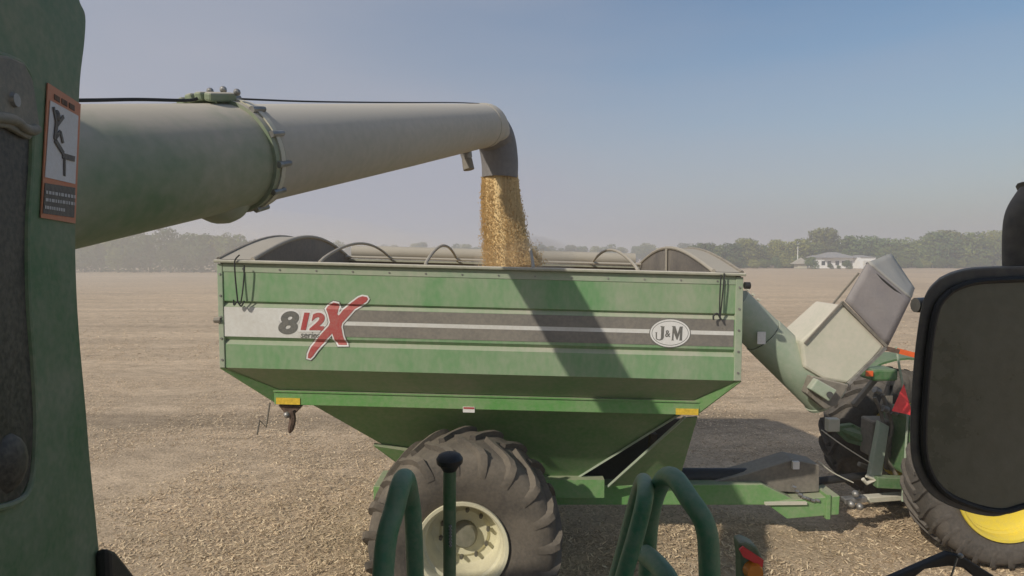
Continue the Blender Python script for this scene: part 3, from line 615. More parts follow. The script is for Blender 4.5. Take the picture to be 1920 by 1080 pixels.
MB().bar(at(1434, 944, YT - .05), at(1512, 943, YT - .05), .04, .03).build('hitch_ledge', M['pale_hood'], cart)
MB().box(at(1573, 0, YT).x, at(1581, 0, YT).x, YT - .06, YT + .5, at(1577, 970, YT).z, at(1577, 924, YT).z).build('end_plate', M['cart_beam'], cart, bevel=.004)
MB().bar(at(1580, 938, YT + .15), at(1622, 934, YT + .15), .1, .07).build('hitch_clevis', M['steel'], cart, bevel=.01)
for px, py in ((1596, 945), (1612, 950), (1604, 926)): MB().ball(at(px, py, YT + .05), .045).build('clevis_pin', M['steel'], cart, True)
m = MB(); m.prism([at(1400, 889, 7.2), at(1487, 862, 7.2), at(1536, 872, 7.2), at(1536, 922, 7.2), at(1500, 924, 7.2), at(1300, 912, 7.2)], (0, .32, 0)); m.build('driveshaft_cover', M['dark_steel'], cart, bevel=.008)
MB().tube([at(1180, 893, 7.35), at(1440, 893, 7.35)], .105, 14).build('driveshaft', M['black'], cart, True)
MB().tube([at(1510, 905, 7.45), at(1640, 890, 7.6)], .05, 12).build('driveshaft', M['black'], cart, True)
MB().box(at(1510, 0, 7.15).x, at(1523, 0, 7.15).x, 7.15, 7.19, at(1510, 880, 7.15).z, at(1510, 866, 7.15).z).build('sticker', M['logo_white'], cart)
for k, (px, py) in enumerate(((1485, 912), (1490, 920), (1496, 926), (1503, 931), (1511, 934), (1520, 937), (1529, 937))):
    MB().tube([at(px, py, 7.05), at(px + 7, py + 2, 7.05)], .02, 6).build('safety_chain_link', M['steel'], cart, True)
# axle and wheels
TC = Vector((X_at(864, 5.4), 5.78, .75))
MB().box(TC.x - .1, TC.x + .1, 6.1, 8.7, .72, .92).build('axle', M['cart_beam'], cart, bevel=.01)
MB().box(-1.0, 1.1, 6.85, 6.98, .62, .84).build('frame_rail', M['cart_beam'], cart)
MB().box(-1.0, 1.1, 7.82, 7.95, .62, .84).build('frame_rail', M['cart_beam'], cart)
wheel(cart, (TC.x, TC.y, TC.z), .965, .85, .41, M['tire'], M['cream'], .05, 19, .3, -1, sgn=-1, lw=.062)
wheel(cart, (TC.x, 8.95, TC.z), .955, .74, .43, M['tire'], M['cream'], .05, 19, .3, 1, sgn=-1, lw=.062)
# unloading auger folded at the front
YA = 6.5
a0, a1 = at(1372, 572, YA), at(1545, 738, YA)
MB().tube([a0, a0 + (a1 - a0) * .33], .222, 28).build('auger_tube', M['cart_pale'], cart, True)
MB().tube([a0 + (a1 - a0) * .335, a1], [.232, .245], 28).build('auger_tube', M['cart_pale'], cart, True)
MB().tube([a1, a1 + (a1 - a0).normalized() * .03], .26, 24).build('auger_flange', M['cart_pale'], cart, True)
MB().bar(a0 + Vector((-.35, .1, .05)), a0, .3, .3).build('auger_mount', M['cart_pale'], cart, bevel=.02)
for k in range(4): MB().bar(a0 + Vector((.1 + .06 * k, 0, .235 - .055 * k)), a0 + Vector((.13 + .06 * k, 0, .215 - .055 * k)), .04, .02).build('auger_bolt', M['pale_hood'], cart)
sp = a0 + (a1 - a0) * .36; dn = Vector((-.28, -.82, .3)).normalized()
MB().box(at(1434, 0, YA - .235).x, at(1450, 0, YA - .235).x, YA - .245, YA - .238, at(1440, 645, YA - .235).z, at(1440, 622, YA - .235).z).build('sticker', M['logo_white'], cart)
Ys = 6.22
m = MB(); m.prism([at(a, b, Ys) for a, b in ((1502, 640), (1580, 570), (1658, 650), (1626, 690), (1590, 720), (1545, 712), (1508, 690))], (0, .55, 0)); m.build('spout_hood', M['pale_hood'], cart, bevel=.03)
MB().bar(at(1578, 566, Ys - .015), at(1662, 650, Ys - .015), .03, .03).build('hood_edge', M['dark_steel'], cart)
MB().bar(at(1509, 644, Ys - .02), at(1580, 566, Ys - .02), .02, .02).build('hood_edge', M['dark_steel'], cart)
MB().bar(at(1590, 720, Ys - .02), at(1660, 652, Ys - .02), .03, .03).build('hood_edge', M['steel'], cart)
MB().bar(at(1500, 644, Ys + .35), at(1610, 512, Ys + .35), .02, .02).build('hood_edge', M['dark_steel'], cart)
def sheet(pts, name, mat, nu=8, nv=8, rip=.02, th_=.02):
    """four-cornered fabric panel with ripples"""
    a, b, c, d = [Vector(p) for p in pts]; vs = []
    nrm = (b - a).cross(d - a).normalized()
    for i in range(nu + 1):
        for j in range(nv + 1):
            u, v = i / nu, j / nv; p = a.lerp(b, u).lerp(d.lerp(c, u), v)
            vs.append(p + nrm * rip * math.sin(u * 7 + v * 3) * math.sin(v * math.pi) * math.sin(u * math.pi))
    m = MB().add(vs, [(i * (nv + 1) + j, (i + 1) * (nv + 1) + j, (i + 1) * (nv + 1) + j + 1, i * (nv + 1) + j + 1) for i in range(nu) for j in range(nv)])
    o = m.build(name, mat, cart, True, fix=False); s = o.modifiers.new('thick', 'SOLIDIFY'); s.thickness = th_; return o
b1, b2, b3, b4 = at(1584, 564, Ys), at(1625, 493, Ys), at(1706, 561, Ys), at(1663, 648, Ys)
sheet([b1, b2, b3, b4], 'fabric_boot', M['boot'])
back = Vector((.12, .55, .06))
sheet([b2, at(1668, 476, Ys + .45), at(1712, 542, Ys + .5), b3], 'fabric_boot', M['boot_light'])
MB().tube(spline([b2, at(1650, 520, Ys - .01), at(1680, 545, Ys - .01), b3], 4), .012, 6).build('boot_hem', M['cord'], cart, True)
MB().bar(at(1660, 653, Ys), at(1685, 659, Ys), .05, .05).build('hood_rod', M['rust'], cart)
MB().bar(at(1684, 658, Ys), at(1740, 672, Ys), .052, .055).build('orange_marker', M['orange'], cart)
m = MB(); m.prism([at(1512, 738, 6.1), at(1524, 706, 6.1), at(1592, 722, 6.1), at(1570, 760, 6.1), at(1548, 768, 6.1)], (0, .12, 0)); m.build('pivot_bracket', M['dark_steel'], cart, bevel=.01)
m = MB(); m.prism([at(1519, 730, 6.0), at(1533, 711, 6.0), at(1570, 732, 6.0), at(1555, 753, 6.0)], (0, .09, 0)); m.build('pivot_plate', M['cart_pale'], cart, bevel=.012)
MB().tube([at(1556, 740, 5.995), at(1556, 740, 5.96)], .032, 12).build('pivot_bolt', M['black'], cart, True)
# grain in the tank
m = MB(); n = 20; vs = []
for j in range(n + 1):
    for i in range(n + 1):
        x = XL + .05 + (XR - XL - .1) * i / n; y = YN + .07 + (YF - YN - .1) * j / n
        vs.append((x, y, 2.55 + .6 * math.exp(-((x + .1) ** 2 + (y - 6.95) ** 2) / 1.6) + .01 * random.random() - TK * x))
m.add(vs, [(j * (n + 1) + i, j * (n + 1) + i + 1, (j + 1) * (n + 1) + i + 1, (j + 1) * (n + 1) + i) for j in range(n) for i in range(n)])
gh = m.build('grain_heap', simple('soybean_grain', (.5, .36, .16), .7, 0, .35, 60, .6, 120), None, True); tag(gh, 'heap of tan soybeans piled inside the grain cart tank', 'grain', kind='stuff')

# ------------------------------------------------------------ grain stream
gmat = bpy.data.materials.new('falling_soybeans'); t, b = nodes(gmat); N = t.nodes.new; K = t.links.new
tcn = N('ShaderNodeTexCoord'); mpn = N('ShaderNodeMapping'); mpn.inputs['Scale'].default_value = (48, 48, 3.5); n1 = N('ShaderNodeTexNoise'); n1.inputs['Scale'].default_value = 1; n1.inputs['Detail'].default_value = 8; n1.inputs['Roughness'].default_value = .62
rp = N('ShaderNodeValToRGB'); rp.color_ramp.elements[0].position = .3; rp.color_ramp.elements[0].color = (.55, .4, .2, 1); rp.color_ramp.elements[1].position = .66; rp.color_ramp.elements[1].color = (.78, .58, .29, 1)
K(tcn.outputs['Object'], mpn.inputs[0]); K(mpn.outputs[0], n1.inputs['Vector']); K(n1.outputs['Fac'], rp.inputs[0]); K(rp.outputs[0], b.inputs['Base Color']); b.inputs['Roughness'].default_value = .85
YSP = 6.9
m = MB(); rows_ = 160; nn = 64; vs = []
for i in range(rows_ + 1):
    f = i / rows_; c = at(937 + 19 * f ** 1.5, 325 + 190 * f, YSP); hw = (31 + 7 * f) / FPX * YSP
    for j in range(nn):
        a = 2 * math.pi * j / nn; w_ = 1 + .07 * math.sin(3 * a + 1) + .05 * math.sin(7 * a + 2 * f) + random.uniform(-.012, .012) * (.5 + f) + .06 * f * math.sin(11 * a + 9 * f)
        vs.append((c.x + hw * w_ * math.cos(a), c.y + hw * .8 * w_ * math.sin(a), c.z))
m.add(vs, [(i * nn + j, i * nn + (j + 1) % nn, (i + 1) * nn + (j + 1) % nn, (i + 1) * nn + j) for i in range(rows_) for j in range(nn)])
for k in range(14000):
    f = random.random(); c = at(937 + 19 * f ** 1.5, 332 + 170 * f, YSP); hw = (31 + 8 * f) / FPX * YSP; a = random.random() * 6.283; rr = hw * (1.0 + abs(random.gauss(0, .05 + .13 * f)))
    p = Vector((c.x + rr * math.cos(a), c.y + rr * .8 * math.sin(a), c.z)); s_ = random.uniform(.004, .008)
    m.add([p + Vector(q) * s_ for q in ((1, 0, 0), (-.5, .87, 0), (-.5, -.87, 0), (0, 0, 1.6), (0, 0, -1.6))], [(0, 1, 3), (1, 2, 3), (2, 0, 3), (1, 0, 4), (2, 1, 4), (0, 2, 4)])
for k in range(4500):                                     # splash where it lands
    p = at(990 + random.gauss(0, 11), 497 - abs(random.gauss(0, 13)), YSP + random.gauss(0, .12)); s_ = random.uniform(.004, .009)
    m.add([p + Vector(q) * s_ for q in ((1, 0, 0), (-.5, .87, 0), (-.5, -.87, 0), (0, 0, 1.2), (0, 0, -1.2))], [(0, 1, 3), (1, 2, 3), (2, 0, 3), (1, 0, 4), (2, 1, 4), (0, 2, 4)])
gs = m.build('grain_stream', gmat, None, True, fix=False); tag(gs, 'tan soybeans pouring from the auger spout into the grain cart', 'grain', kind='stuff')

# ------------------------------------------------------------ tractor
tr = empty('tractor', (6.2, 7.6, 0), 'green tractor with yellow wheels hitched to the grain cart, mostly behind the mirror', 'tractor')
wheel(tr, (5.6, 6.72, .86), .93, .56, .56, M['tractor_tire'], M['yellow'], .035, 26, .12, -1, sgn=-1, nuts=8, nr=.2, hubr=.12, lw=.045)
wheel(tr, (5.55, 8.45, .9), .97, .56, .5, M['tractor_tire'], M['yellow'], .06, 20, .12, 1, sgn=-1, nuts=8, nr=.2, hubr=.12, lw=.05)
wheel(tr, (8.3, 6.75, .7), .7, .42, .4, M['tractor_tire'], M['yellow'], .04, 18, .1, -1, nuts=8, nr=.17, hubr=.1)
wheel(tr, (8.3, 8.45, .7), .7, .42, .4, M['tractor_tire'], M['yellow'], .04, 18, .1, 1, nuts=8, nr=.17, hubr=.1)
MB().box(5.0, 6.6, 7.3, 7.9, .7, 1.5).build('rear_housing', M['tractor_green'], tr, bevel=.05)
MB().box(5.3, 5.6, 7.0, 8.2, .85, 1.05).build('rear_axle', M['dark_steel'], tr, bevel=.03)
MB().box(7.1, 9.3, 7.25, 7.95, .9, 1.95).build('hood', M['tractor_green'], tr, bevel=.12)
MB().box(8.1, 8.5, 6.9, 8.3, .6, .8).build('front_axle', M['dark_steel'], tr, bevel=.03)
MB().box(5.7, 7.1, 6.95, 8.25, 1.5, 1.7).build('cab_floor', M['tractor_green'], tr, bevel=.04)
for x in (5.95, 7.05):
    for y in (7.0, 8.2): MB().box(x - .04, x + .04, y - .04, y + .04, 1.7, 2.85).build('cab_post', M['tractor_green'], tr)
MB().box(6.0, 7.0, 7.0, 7.02, 1.75, 2.8).build('cab_window', M['glass'], tr); MB().box(6.0, 7.0, 8.18, 8.2, 1.75, 2.8).build('cab_window', M['glass'], tr); MB().box(5.93, 5.95, 7.06, 8.14, 1.75, 2.8).build('cab_window', M['glass'], tr)
MB().box(5.85, 7.2, 6.9, 8.3, 2.85, 3.05).build('cab_roof', M['tractor_green'], tr, bevel=.08)
for y0 in (8.2,):
    m = MB(); pts = [(5.6 + 1.04 * math.cos(a), 1.0 + 1.04 * math.sin(a)) for a in [R(25 + 9.5 * i) for i in range(11)]]
    vs = [(x, y0, z) for x, z in pts] + [(x, y0 + .5, z) for x, z in pts] + [(x, y0, z + .03) for x, z in pts] + [(x, y0 + .5, z + .03) for x, z in pts]; n = len(pts)
    m.add(vs, [(i, i + 1, n + i + 1, n + i) for i in range(n - 1)] + [(2 * n + i, 2 * n + i + 1, 3 * n + i + 1, 3 * n + i) for i in range(n - 1)] + [(i, i + 1, 2 * n + i + 1, 2 * n + i) for i in range(n - 1)]); m.build('fender', M['tractor_green'], tr, True)
MB().bar(at(1622, 935, 7.35), at(1760, 925, 7.6), .12, .07).build('drawbar', M['pale_hood'], tr, bevel=.01)
m = MB(); m.prism([at(1630, 900, 7.3), at(1652, 905, 7.3), at(1668, 800, 7.5), at(1650, 790, 7.5)], (0, .08, 0)); m.build('lift_arm', M['cart_pale'], tr, bevel=.01)
m = MB(); m.prism([at(1560, 800, 8.0), at(1600, 795, 8.0), at(1665, 830, 7.6), at(1660, 850, 7.6), at(1590, 830, 8.0)], (0, .08, 0)); m.build('lift_arm', M['tractor_green'], tr, bevel=.01)
MB().box(at(1577, 0, 7.7).x, at(1600, 0, 7.7).x, 7.7, 7.8, at(1580, 810, 7.7).z, at(1580, 786, 7.7).z).build('bracket_block', M['pale_hood'], tr, bevel=.01)
MB().tube([at(1680, 650, 7.4), at(1702, 780, 7.3), at(1692, 940, 7.2)], .014, 8).build('support_rod', M['cart_pale'], tr, True)
MB().bar(at(1640, 902, 7.3), at(1700, 905, 7.3), .12, .14).build('link_bracket', M['tractor_green'], tr, bevel=.01)
MB().tube([at(1625, 892, 7.3), at(1640, 900, 7.3), at(1625, 906, 7.3), at(1618, 898, 7.3)], .025, 8).build('hook', M['pale_hood'], tr, True)
for k, pts in enumerate([[(1540, 806), (1580, 835), (1632, 868)], [(1535, 865), (1560, 885), (1600, 905)]]):
    MB().tube(spline([at(a, b, 7.4) for a, b in pts], 4), .008, 6).build('hydraulic_hose', M['pale_hood'], tr, True)
for pts in ([(1640, 745), (1655, 790), (1640, 850), (1660, 890)], [(1655, 740), (1672, 800), (1660, 850), (1680, 890)], [(1650, 820), (1632, 860), (1645, 895)]):
    MB().tube(spline([at(a, b, 7.55) for a, b in pts], 5), .025, 8).build('hydraulic_hose', M['dark_steel'], tr, True)
MB().box(at(1665, 0, 7.6).x, at(1705, 0, 7.6).x, 7.6, 7.9, at(1640, 860, 7.6).z, at(1640, 790, 7.6).z).build('valve_block', M['dark_steel'], tr, bevel=.03)
for a, b, c, d, mt in ((1652, 770, 1676, 700, 'dark_steel'), (1634, 842, 1670, 780, 'tractor_green'), (1610, 870, 1660, 888, 'dark_steel'), (1664, 880, 1668, 720, 'dark_steel'), (1600, 760, 1650, 700, 'dark_steel')):
    MB().bar(at(a, b, 7.7), at(c, d, 7.7), .07, .06).build('hitch_link', M[mt], tr, bevel=.01)
for px, py in ((1640, 730), (1655, 765), (1688, 800), (1672, 770)): MB().tube([at(px, py, 7.5), at(px + 9, py + 4, 7.5)], .045, 10).build('hydraulic_coupler', M['steel'], tr, True)
m = MB(); c_ = at(1688, 748, 7.1); m.prism([c_ + Vector(p) for p in ((-.1, .0, -.15), (.12, -.06, -.19), (.015, -.03, .19))], (.015, .02, 0)); m.build('slow_vehicle_triangle', M['red'], tr)
MB().box(at(1650, 0, 7.5).x, at(1700, 0, 7.5).x, 7.4, 7.7, at(1650, 712, 7.5).z, at(1650, 690, 7.5).z).build('rear_light_bar', M['tractor_green'], tr, bevel=.03)
MB().box(at(1650, 0, 7.35).x, at(1662, 0, 7.35).x, 7.36, 7.39, at(1650, 706, 7.35).z, at(1650, 696, 7.35).z).build('rear_light', M['orange'], tr)

# ------------------------------------------------------------ combine harvester around the camera
cb = empty('combine_harvester', (-3, -.5, 0), 'dark green combine harvester body with unloading auger, handrails and mirror in the foreground', 'combine harvester')
# front edge of the grain tank body: outline in the plane that runs from near left to far right
P0 = Vector((-.905, 1.23)); D2 = Vector((.26, -1)).normalized()      # towards the camera
def pp(px, py):
    """point of the side panel seen at a place of the photograph"""
    a = (px - 960) / FPX; b = -(py - 540) / FPX; c, s = math.cos(PITCH), math.sin(PITCH); d = Vector((a, c + b * s, -s + b * c))
    # solve k*(dx,dy) = P0 + t*D2
    det = d.x * (-D2.y) - (-D2.x) * d.y; k = (P0.x * (-D2.y) - (-D2.x) * P0.y) / det
    return Vector((d.x * k, d.y * k, CH + d.z * k))
NRM = Vector((1, .26, 0)).normalized()
edge = [(140, -30), (150, 5), (160, 30), (158, 80), (150, 150), (146, 250), (142, 360), (141, 460), (144, 560), (150, 650), (160, 760), (168, 860), (178, 960), (186, 1040), (195, 1130)]
es = spline([pp(a, b) for a, b in edge], 4)
m = MB(); n = len(es); nearY = [pp(-700, 540)]
near = [Vector((nearY[0].x, nearY[0].y, e.z)) for e in es]
rnd = [e + Vector((-.03, .02, 0)) for e in es]; back_ = [e + Vector((-1.6, .02, 0)) for e in es]
vs = near + es + rnd + back_
m.add(vs, [(k * n + i, k * n + i + 1, (k + 1) * n + i + 1, (k + 1) * n + i) for k in range(3) for i in range(n - 1)])
bp_ = m.build('body_panel', M['combine_green'], cb, True, fix=False)
MB().box(-5.2, -1.0, -2.0, 1.1, 1.0, 4.0).build('grain_tank', M['combine_green'], cb, bevel=.05)
MB().box(-5.2, -1.35, -2.0, 1.08, 4.01, 4.9).build('tank_extension', M['combine_green'], cb, bevel=.05)
MB().box(-1.6, 1.25, -1.8, .35, 4.25, 4.5).build('cab_roof', M['combine_green'], cb, bevel=.08)
MB().box(-.95, 1.2, -1.75, .5, 1.65, 1.75).build('cab_floor', M['dark_steel'], cb)
for x, y in ((-.93, -1.6), (1.15, -1.6), (1.15, .27)): MB().box(x - .04, x + .04, y - .04, y + .04, 1.75, 4.25).build('cab_post', M['black'], cb)
MB().box(-.9, 1.1, -1.7, -1.62, 1.76, 2.9).build('cab_rear_wall', M['dark_steel'], cb)
def panel_piece(pts, name, mat, lift, th_=.004, parent=None, bevel=0):
    q = [pp(a, b) + NRM * lift for a, b in pts]
    return MB().prism(q, -NRM * th_).build(name, mat, parent or cb, bevel=bevel)
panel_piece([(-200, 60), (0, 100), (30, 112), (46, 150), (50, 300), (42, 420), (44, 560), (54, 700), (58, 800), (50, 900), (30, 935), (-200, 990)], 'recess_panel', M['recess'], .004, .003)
# raised trim edge and cast bracket
MB().tube(spline([pp(a, b) + NRM * .004 for a, b in ((-100, 80), (5, 106), (38, 125), (52, 170), (52, 300), (45, 420), (46, 560), (56, 700), (60, 800), (52, 905), (20, 945), (-100, 970))], 6), .006, 8).build('trim_edge', M['combine_green'], cb, True)
br = panel_piece([(-120, 90), (0, 104), (28, 116), (46, 150), (54, 200), (60, 240), (40, 262), (0, 240), (-120, 225)], 'cast_bracket', M['bracket'], .014, .011, bevel=.004)
MB().tube(spline([pp(a, b) + NRM * .014 for a, b in ((-100, 214), (0, 222), (25, 238), (42, 244), (52, 240))], 5), [.009] * 20 + [.006], 10).build('bracket_lip', M['bracket'], br, True)
q = pp(6, 186) + NRM * .013; MB().tube([q, q + NRM * .007], [.013, .011], 12).build('bolt', M['steel'], br, True)
MB().ball(pp(10, 870) + NRM * .0, .05, 12, 8, (.4, .8, 1)).build('rubber_stop', M['recess'], cb, True)
panel_piece([(176, 1030), (190, 1036), (212, 1062), (235, 1090), (235, 1130), (180, 1130)], 'rubber_seal', M['black'], .03, .03, bevel=.01)
# warning sign
dec = panel_piece([(86, 155), (148, 195), (138, 419), (73, 408)], 'warning_decal', M['decal_orange'], .0035, .002)
panel_piece([(89, 188), (142, 217), (136, 345), (79, 332)], 'decal_picture', M['decal_white'], .005, .001, dec)
panel_piece([(79, 343), (136, 352), (134, 408), (75, 400)], 'decal_text_field', M['decal_black'], .005, .001, dec)
for a, b in (((79, 360), (135, 369)), ((78, 374), (134, 382)), ((77, 388), (115, 394))):
    segs = []; m = MB(); t_ = 0
    while t_ < 1:
        l = random.uniform(.04, .1); u0, u1 = t_, min(1, t_ + l); t_ = u1 + .03
        p = [(a[0] + (b[0] - a[0]) * u, a[1] + (b[1] - a[1]) * u) for u in (u0, u1)]
        q = [pp(p[0][0], p[0][1] - 3) + NRM * .0065, pp(p[1][0], p[1][1] - 3) + NRM * .0065, pp(p[1][0], p[1][1] + 3) + NRM * .0065, pp(p[0][0], p[0][1] + 3) + NRM * .0065]
        for z in range(3):
            uu0, uu1 = z / 3 + .04, (z + 1) / 3 - .04; A_, B_ = q[0].lerp(q[1], uu0), q[0].lerp(q[1], uu1); C_, D_ = q[3].lerp(q[2], uu1), q[3].lerp(q[2], uu0); m.add([A_, B_, C_, D_], [(0, 1, 2, 3)])
    m.build('text_line', M['decal_white'], dec, fix=False)
def stroke(pts, wdt, name='figure_stroke'):
    m = MB(); q = [pp(a, b) + NRM * .0068 for a, b in pts]
    for u, v in zip(q[:-1], q[1:]): m.bar(u, v, .0012, wdt, up=NRM.cross((v - u).normalized()))
    m.build(name, M['decal_black'], dec)
stroke([(93, 200), (99, 232)], .007); stroke([(112, 218), (100, 234)], .007); stroke([(99, 230), (96, 262), (112, 288)], .010); stroke([(97, 258), (106, 246), (111, 268)], .007)
MB().ball(pp(101, 216) + NRM * .006, .009, 10, 6, (.3, .8, 1.2)).build('figure_head', M['decal_black'], dec, True)
panel_piece([(110, 286), (134, 293), (133, 303), (110, 297)], 'figure_platform', M['decal_black'], .0068, .001, dec); stroke([(114, 296), (114, 330)], .006)
for k in range(3): panel_piece([(97 + k * 14, 176 + k * 8), (107 + k * 14, 182 + k * 8), (107 + k * 14, 192 + k * 8), (97 + k * 14, 186 + k * 8)], 'decal_header_mark', M['rust'], .005, .001, dec)
# unloading auger
A0, A2 = at(145, 330, 2.15), at(905, 236, 6.5)
A1 = min((A0.lerp(A2, k / 400) for k in range(400)), key=lambda p: abs(960 + FPX * p.x / p.y - 447))
dr = (A2 - A0).normalized(); RT = .25
S = A0 - dr * 1.0
J1 = A1
tube1 = MB().tube([S, A0, J1 - dr * .02], [RT, RT, RT], 40).build('unloading_auger', M['auger_inner'], cb, True)
def ortho(d): u = d.cross(Vector((0, 0, 1))).normalized(); return u, u.cross(d).normalized()   # side, up
U, V = ortho(dr)
el = [J1 + dr * .03, A2 - dr * .25, A2 - dr * .05, A2 + dr * .1 + Vector((0, 0, -.02)), A2 + dr * .2 + Vector((.01, 0, -.1))]
MB().tube([J1 + dr * .02, J1.lerp(A2, .5), A2], [RT * .985, RT * .97, RT * .93], 40).build('outer_tube', M['auger_outer'], tube1, True)
oc = at(937, 334, YSP)
ep = spline([A2 - dr * .02, A2 + dr * .14 + Vector((0, 0, -.01)), at(930, 262, 6.86), oc + Vector((0, 0, .2)), oc], 8)
ne = len(ep); MB().tube(ep, [RT * .935 + (.208 - RT * .935) * (i / (ne - 1)) for i in range(ne)], 36, cap=False).build('discharge_boot', M['rubber_boot'], tube1, True)
# hood over the elbow
hp = spline([A2 - dr * .06, A2 + dr * .12 + Vector((0, 0, -.005)), A2 + dr * .22 + Vector((0, 0, -.07)), A2 + dr * .27 + Vector((0, 0, -.16))], 6)
MB().tube(hp, [RT * .955] * (len(hp) - 5) + [RT * .95, RT * .93, RT * .9, RT * .84, RT * .74], 36).build('elbow_hood', M['auger_outer'], tube1, True)
# clamp collar
for k in range(4):
    a = R(70 + 14 * k); p = J1 - dr * .03 + (U * math.cos(a) + V * math.sin(a)) * RT * 1.24; MB().ball(p, .017, 8, 6).build('hinge_bolt', M['steel'], tube1, True)
for off, rr, mt in ((-.045, RT * 1.07, 'auger_inner'), (-.012, RT * 1.1, 'pale_hood'), (.03, RT * 1.07, 'auger_outer')):
    MB().tube([J1 + dr * off, J1 + dr * (off + .03)], rr, 48).build('collar_flange', M[mt], tube1, True)
for k in range(12):
    a = R(20 + 30 * k); p = J1 + (U * math.cos(a) + V * math.sin(a)) * RT * 1.1
    MB().tube([p - dr * .04, p + dr * .05], [.016, .013], 8).build('collar_bolt', M['steel'], tube1, True)
for k in range(5):
    a = R(78 + 11 * k); p = J1 - dr * .1 + (U * math.cos(a) + V * math.sin(a)) * RT * 1.12
    MB().bar(p - dr * .07, p + dr * .1, .04, .04, up=(U * math.cos(a) + V * math.sin(a))).build('hinge_lug', M['auger_inner'], tube1, bevel=.01)
MB().tube([J1 - dr * (.3 - .03 * k) - V * RT * (.68 + .08 * math.sin(math.pi * k / 10)) for k in range(11)], [.04 + .075 * math.sin(math.pi * (k + .6) / 11.6) for k in range(11)], 18).build('lower_latch', M['auger_inner'], tube1, True)
MB().tube(spline([S + V * (RT + .01), A0 + V * (RT + .012), A0.lerp(J1, .4) + V * (RT + .016), A0.lerp(J1, .75) + V * (RT + .014), J1 + V * (RT + .04) - dr * .15], 6), .007, 8).build('hydraulic_line', M['cord'], tube1, True)
MB().tube(spline([J1 + V * (RT + .02) + dr * .1, J1.lerp(A2, .2) + V * (RT + .006), J1.lerp(A2, .5) + V * (RT * .97 + .006), J1.lerp(A2, .8) + V * (RT * .95 + .008), A2 + V * (RT * .93 + .0)], 6), .005, 8).build('light_cable', M['cord'], tube1, True)
lp = at(874, 292, 6.3)
MB().tube([lp + Vector((.02, 0, .06)), lp, lp + Vector((.0, -.01, -.05))], [.04, .065, .04], 10).build('work_light', M['steel'], tube1, True)
MB().tube([lp + Vector((.01, -.02, -.04)), lp + Vector((.03, -.03, -.15))], [.055, .06], 10).build('work_light', M['dark_steel'], tube1, True)
# handrails
def rail(pts, r=.0185, n=10):
    q = spline([at(*p) for p in pts], 8); return MB().tube(q, r * .9, 16).build('handrail', M['rail_green'], cb, True)
rail([(712, 1200, .86), (722, 1030, .88), (738, 960, .9), (757, 898, .94), (769, 930, 1.08), (776, 1000, 1.1), (782, 1200, 1.1)], .0185)
rail([(1120, 1200, 1.25), (1160, 1060, 1.25), (1190, 945, 1.22), (1205, 902, 1.15), (1210, 925, 1.02), (1196, 990, 1.0), (1165, 1100, 1.0), (1150, 1200, 1.0)], .0165)
rail([(1205, 1250, 1.15), (1214, 1050, 1.15), (1222, 960, 1.12), (1240, 905, 1.05), (1262, 895, .97), (1292, 935, .92), (1322, 985, .9), (1330, 1060, .9), (1332, 1250, .9)], .0185)
MB().tube(spline([at(1210, 1040, 1.1), at(1235, 1062, 1.05), at(1258, 1100, 1.0), at(1270, 1180, 1.0)], 5), .019, 14).build('handrail', M['rail_green'], cb, True)
MB().tube([at(843, 872, 1.05), at(843, 1300, 1.05)], .0118, 18).build('gate_post', M['combine_green'], cb, True)
kc = at(843, 862, 1.05)
kp = [(.001, .013), (.012, .0125), (.02, .009), (.0245, .002), (.0235, -.006), (.017, -.012), (.0125, -.02)]
m = MB(); k_ = len(kp); nn = 24; vs = []
for j in range(nn):
    a = 2 * math.pi * j / nn
    for r_, z in kp: vs.append((kc.x + r_ * math.cos(a), kc.y + r_ * math.sin(a), kc.z + z))
m.add(vs, [(j * k_ + i, j * k_ + i + 1, ((j + 1) % nn) * k_ + i + 1, ((j + 1) % nn) * k_ + i) for j in range(nn) for i in range(k_ - 1)]); m.build('post_knob', M['black'], cb, True)
for k in range(7): MB().bar(at(843, 985 + k * 6, 1.035), at(846, 989 + k * 6, 1.035), .003, .004).build('chain_link', M['steel'], cb)
MB().box(-.9, 1.2, .55, 1.5, 1.55, 1.62).build('ladder_platform', M['combine_green'], cb, bevel=.01)
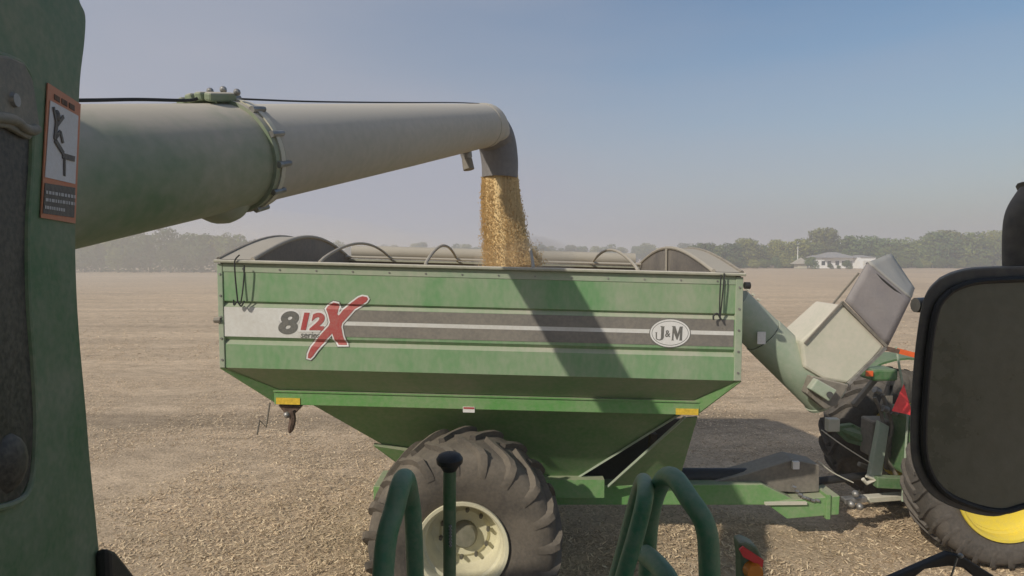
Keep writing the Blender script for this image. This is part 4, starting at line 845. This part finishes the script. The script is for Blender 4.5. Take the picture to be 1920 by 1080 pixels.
# reflector lamp
Yl = .95
m = MB(); m.prism([at(a, b, Yl) for a, b in ((1386, 1018), (1400, 1016), (1420, 1026), (1431, 1048), (1430, 1200), (1392, 1200), (1390, 1050))], (0, .03, 0)); lampo = m.build('marker_lamp', M['combine_green'], cb, bevel=.004)
m = MB(); m.prism([at(a, b, Yl - .002) for a, b in ((1385, 1029), (1392, 1023), (1430, 1048), (1428, 1062), (1392, 1042))], (0, -.004, 0)); m.build('red_reflector', M['red'], lampo)
q = at(1411, 1068, Yl); MB().tube([q, q + Vector((0, -.012, 0))], [.0165, .013], 20).build('amber_lens', M['amber'], lampo, True)
# mirror
Ym = .92
out = [(1768, 524), (1800, 510), (1855, 502), (2010, 500), (2060, 520), (2060, 900), (2020, 935), (1920, 958), (1870, 970), (1810, 958), (1756, 932), (1724, 888), (1713, 830), (1717, 720), (1727, 620), (1741, 555)]
sm = spline([at(a - 7, b, Ym) for a, b in out + out[:1]], 4)[:-1]
m = MB(); m.prism(sm, (.066, .09, 0)); mir = m.build('mirror', M['mirror_case'], cb, bevel=.012)
cen = at(1885, 730, Ym); inn = [cen + (p - cen) * .92 + Vector((.006, -.006, -.004)) for p in sm]
m = MB(); m.prism(inn, (0, .008, 0)); m.build('mirror_glass', M['mirror_glass'], mir, bevel=.004)
MB().tube(inn + inn[:1], .005, 8, cap=False).build('mirror_gasket', M['black'], mir, True)
MB().tube(spline([at(1945, 360, Ym + .04), at(1920, 400, Ym + .04), at(1914, 450, Ym + .04), at(1915, 530, Ym + .04)], 6), [.03] + [.024] * 18, 16).build('mirror_arm', M['mirror_case'], mir, True)
q = at(1716, 572, Ym + .02); MB().tube([q, q + Vector((.04, 0, 0))], [.012, .014], 10).build('mirror_clamp', M['steel'], mir, True)
# wiper
Yw = .75
m = MB(); m.prism([at(a, b, Yw) for a, b in ((1660, 1090), (1780, 1038), (1806, 1044), (1880, 1090), (1850, 1100), (1808, 1066), (1780, 1062), (1735, 1068), (1700, 1095))], (0, .01, 0)); wi = m.build('wiper', M['black'], cb, bevel=.002)
q = at(1801, 1042, Yw - .004); MB().ball(q, .0035).build('wiper_bolt', M['steel'], wi, True)
MB().tube([at(1782, 1085, Yw - .004), at(1795, 1046, Yw - .004)], .0012, 6).build('wiper_spring', M['steel'], wi)
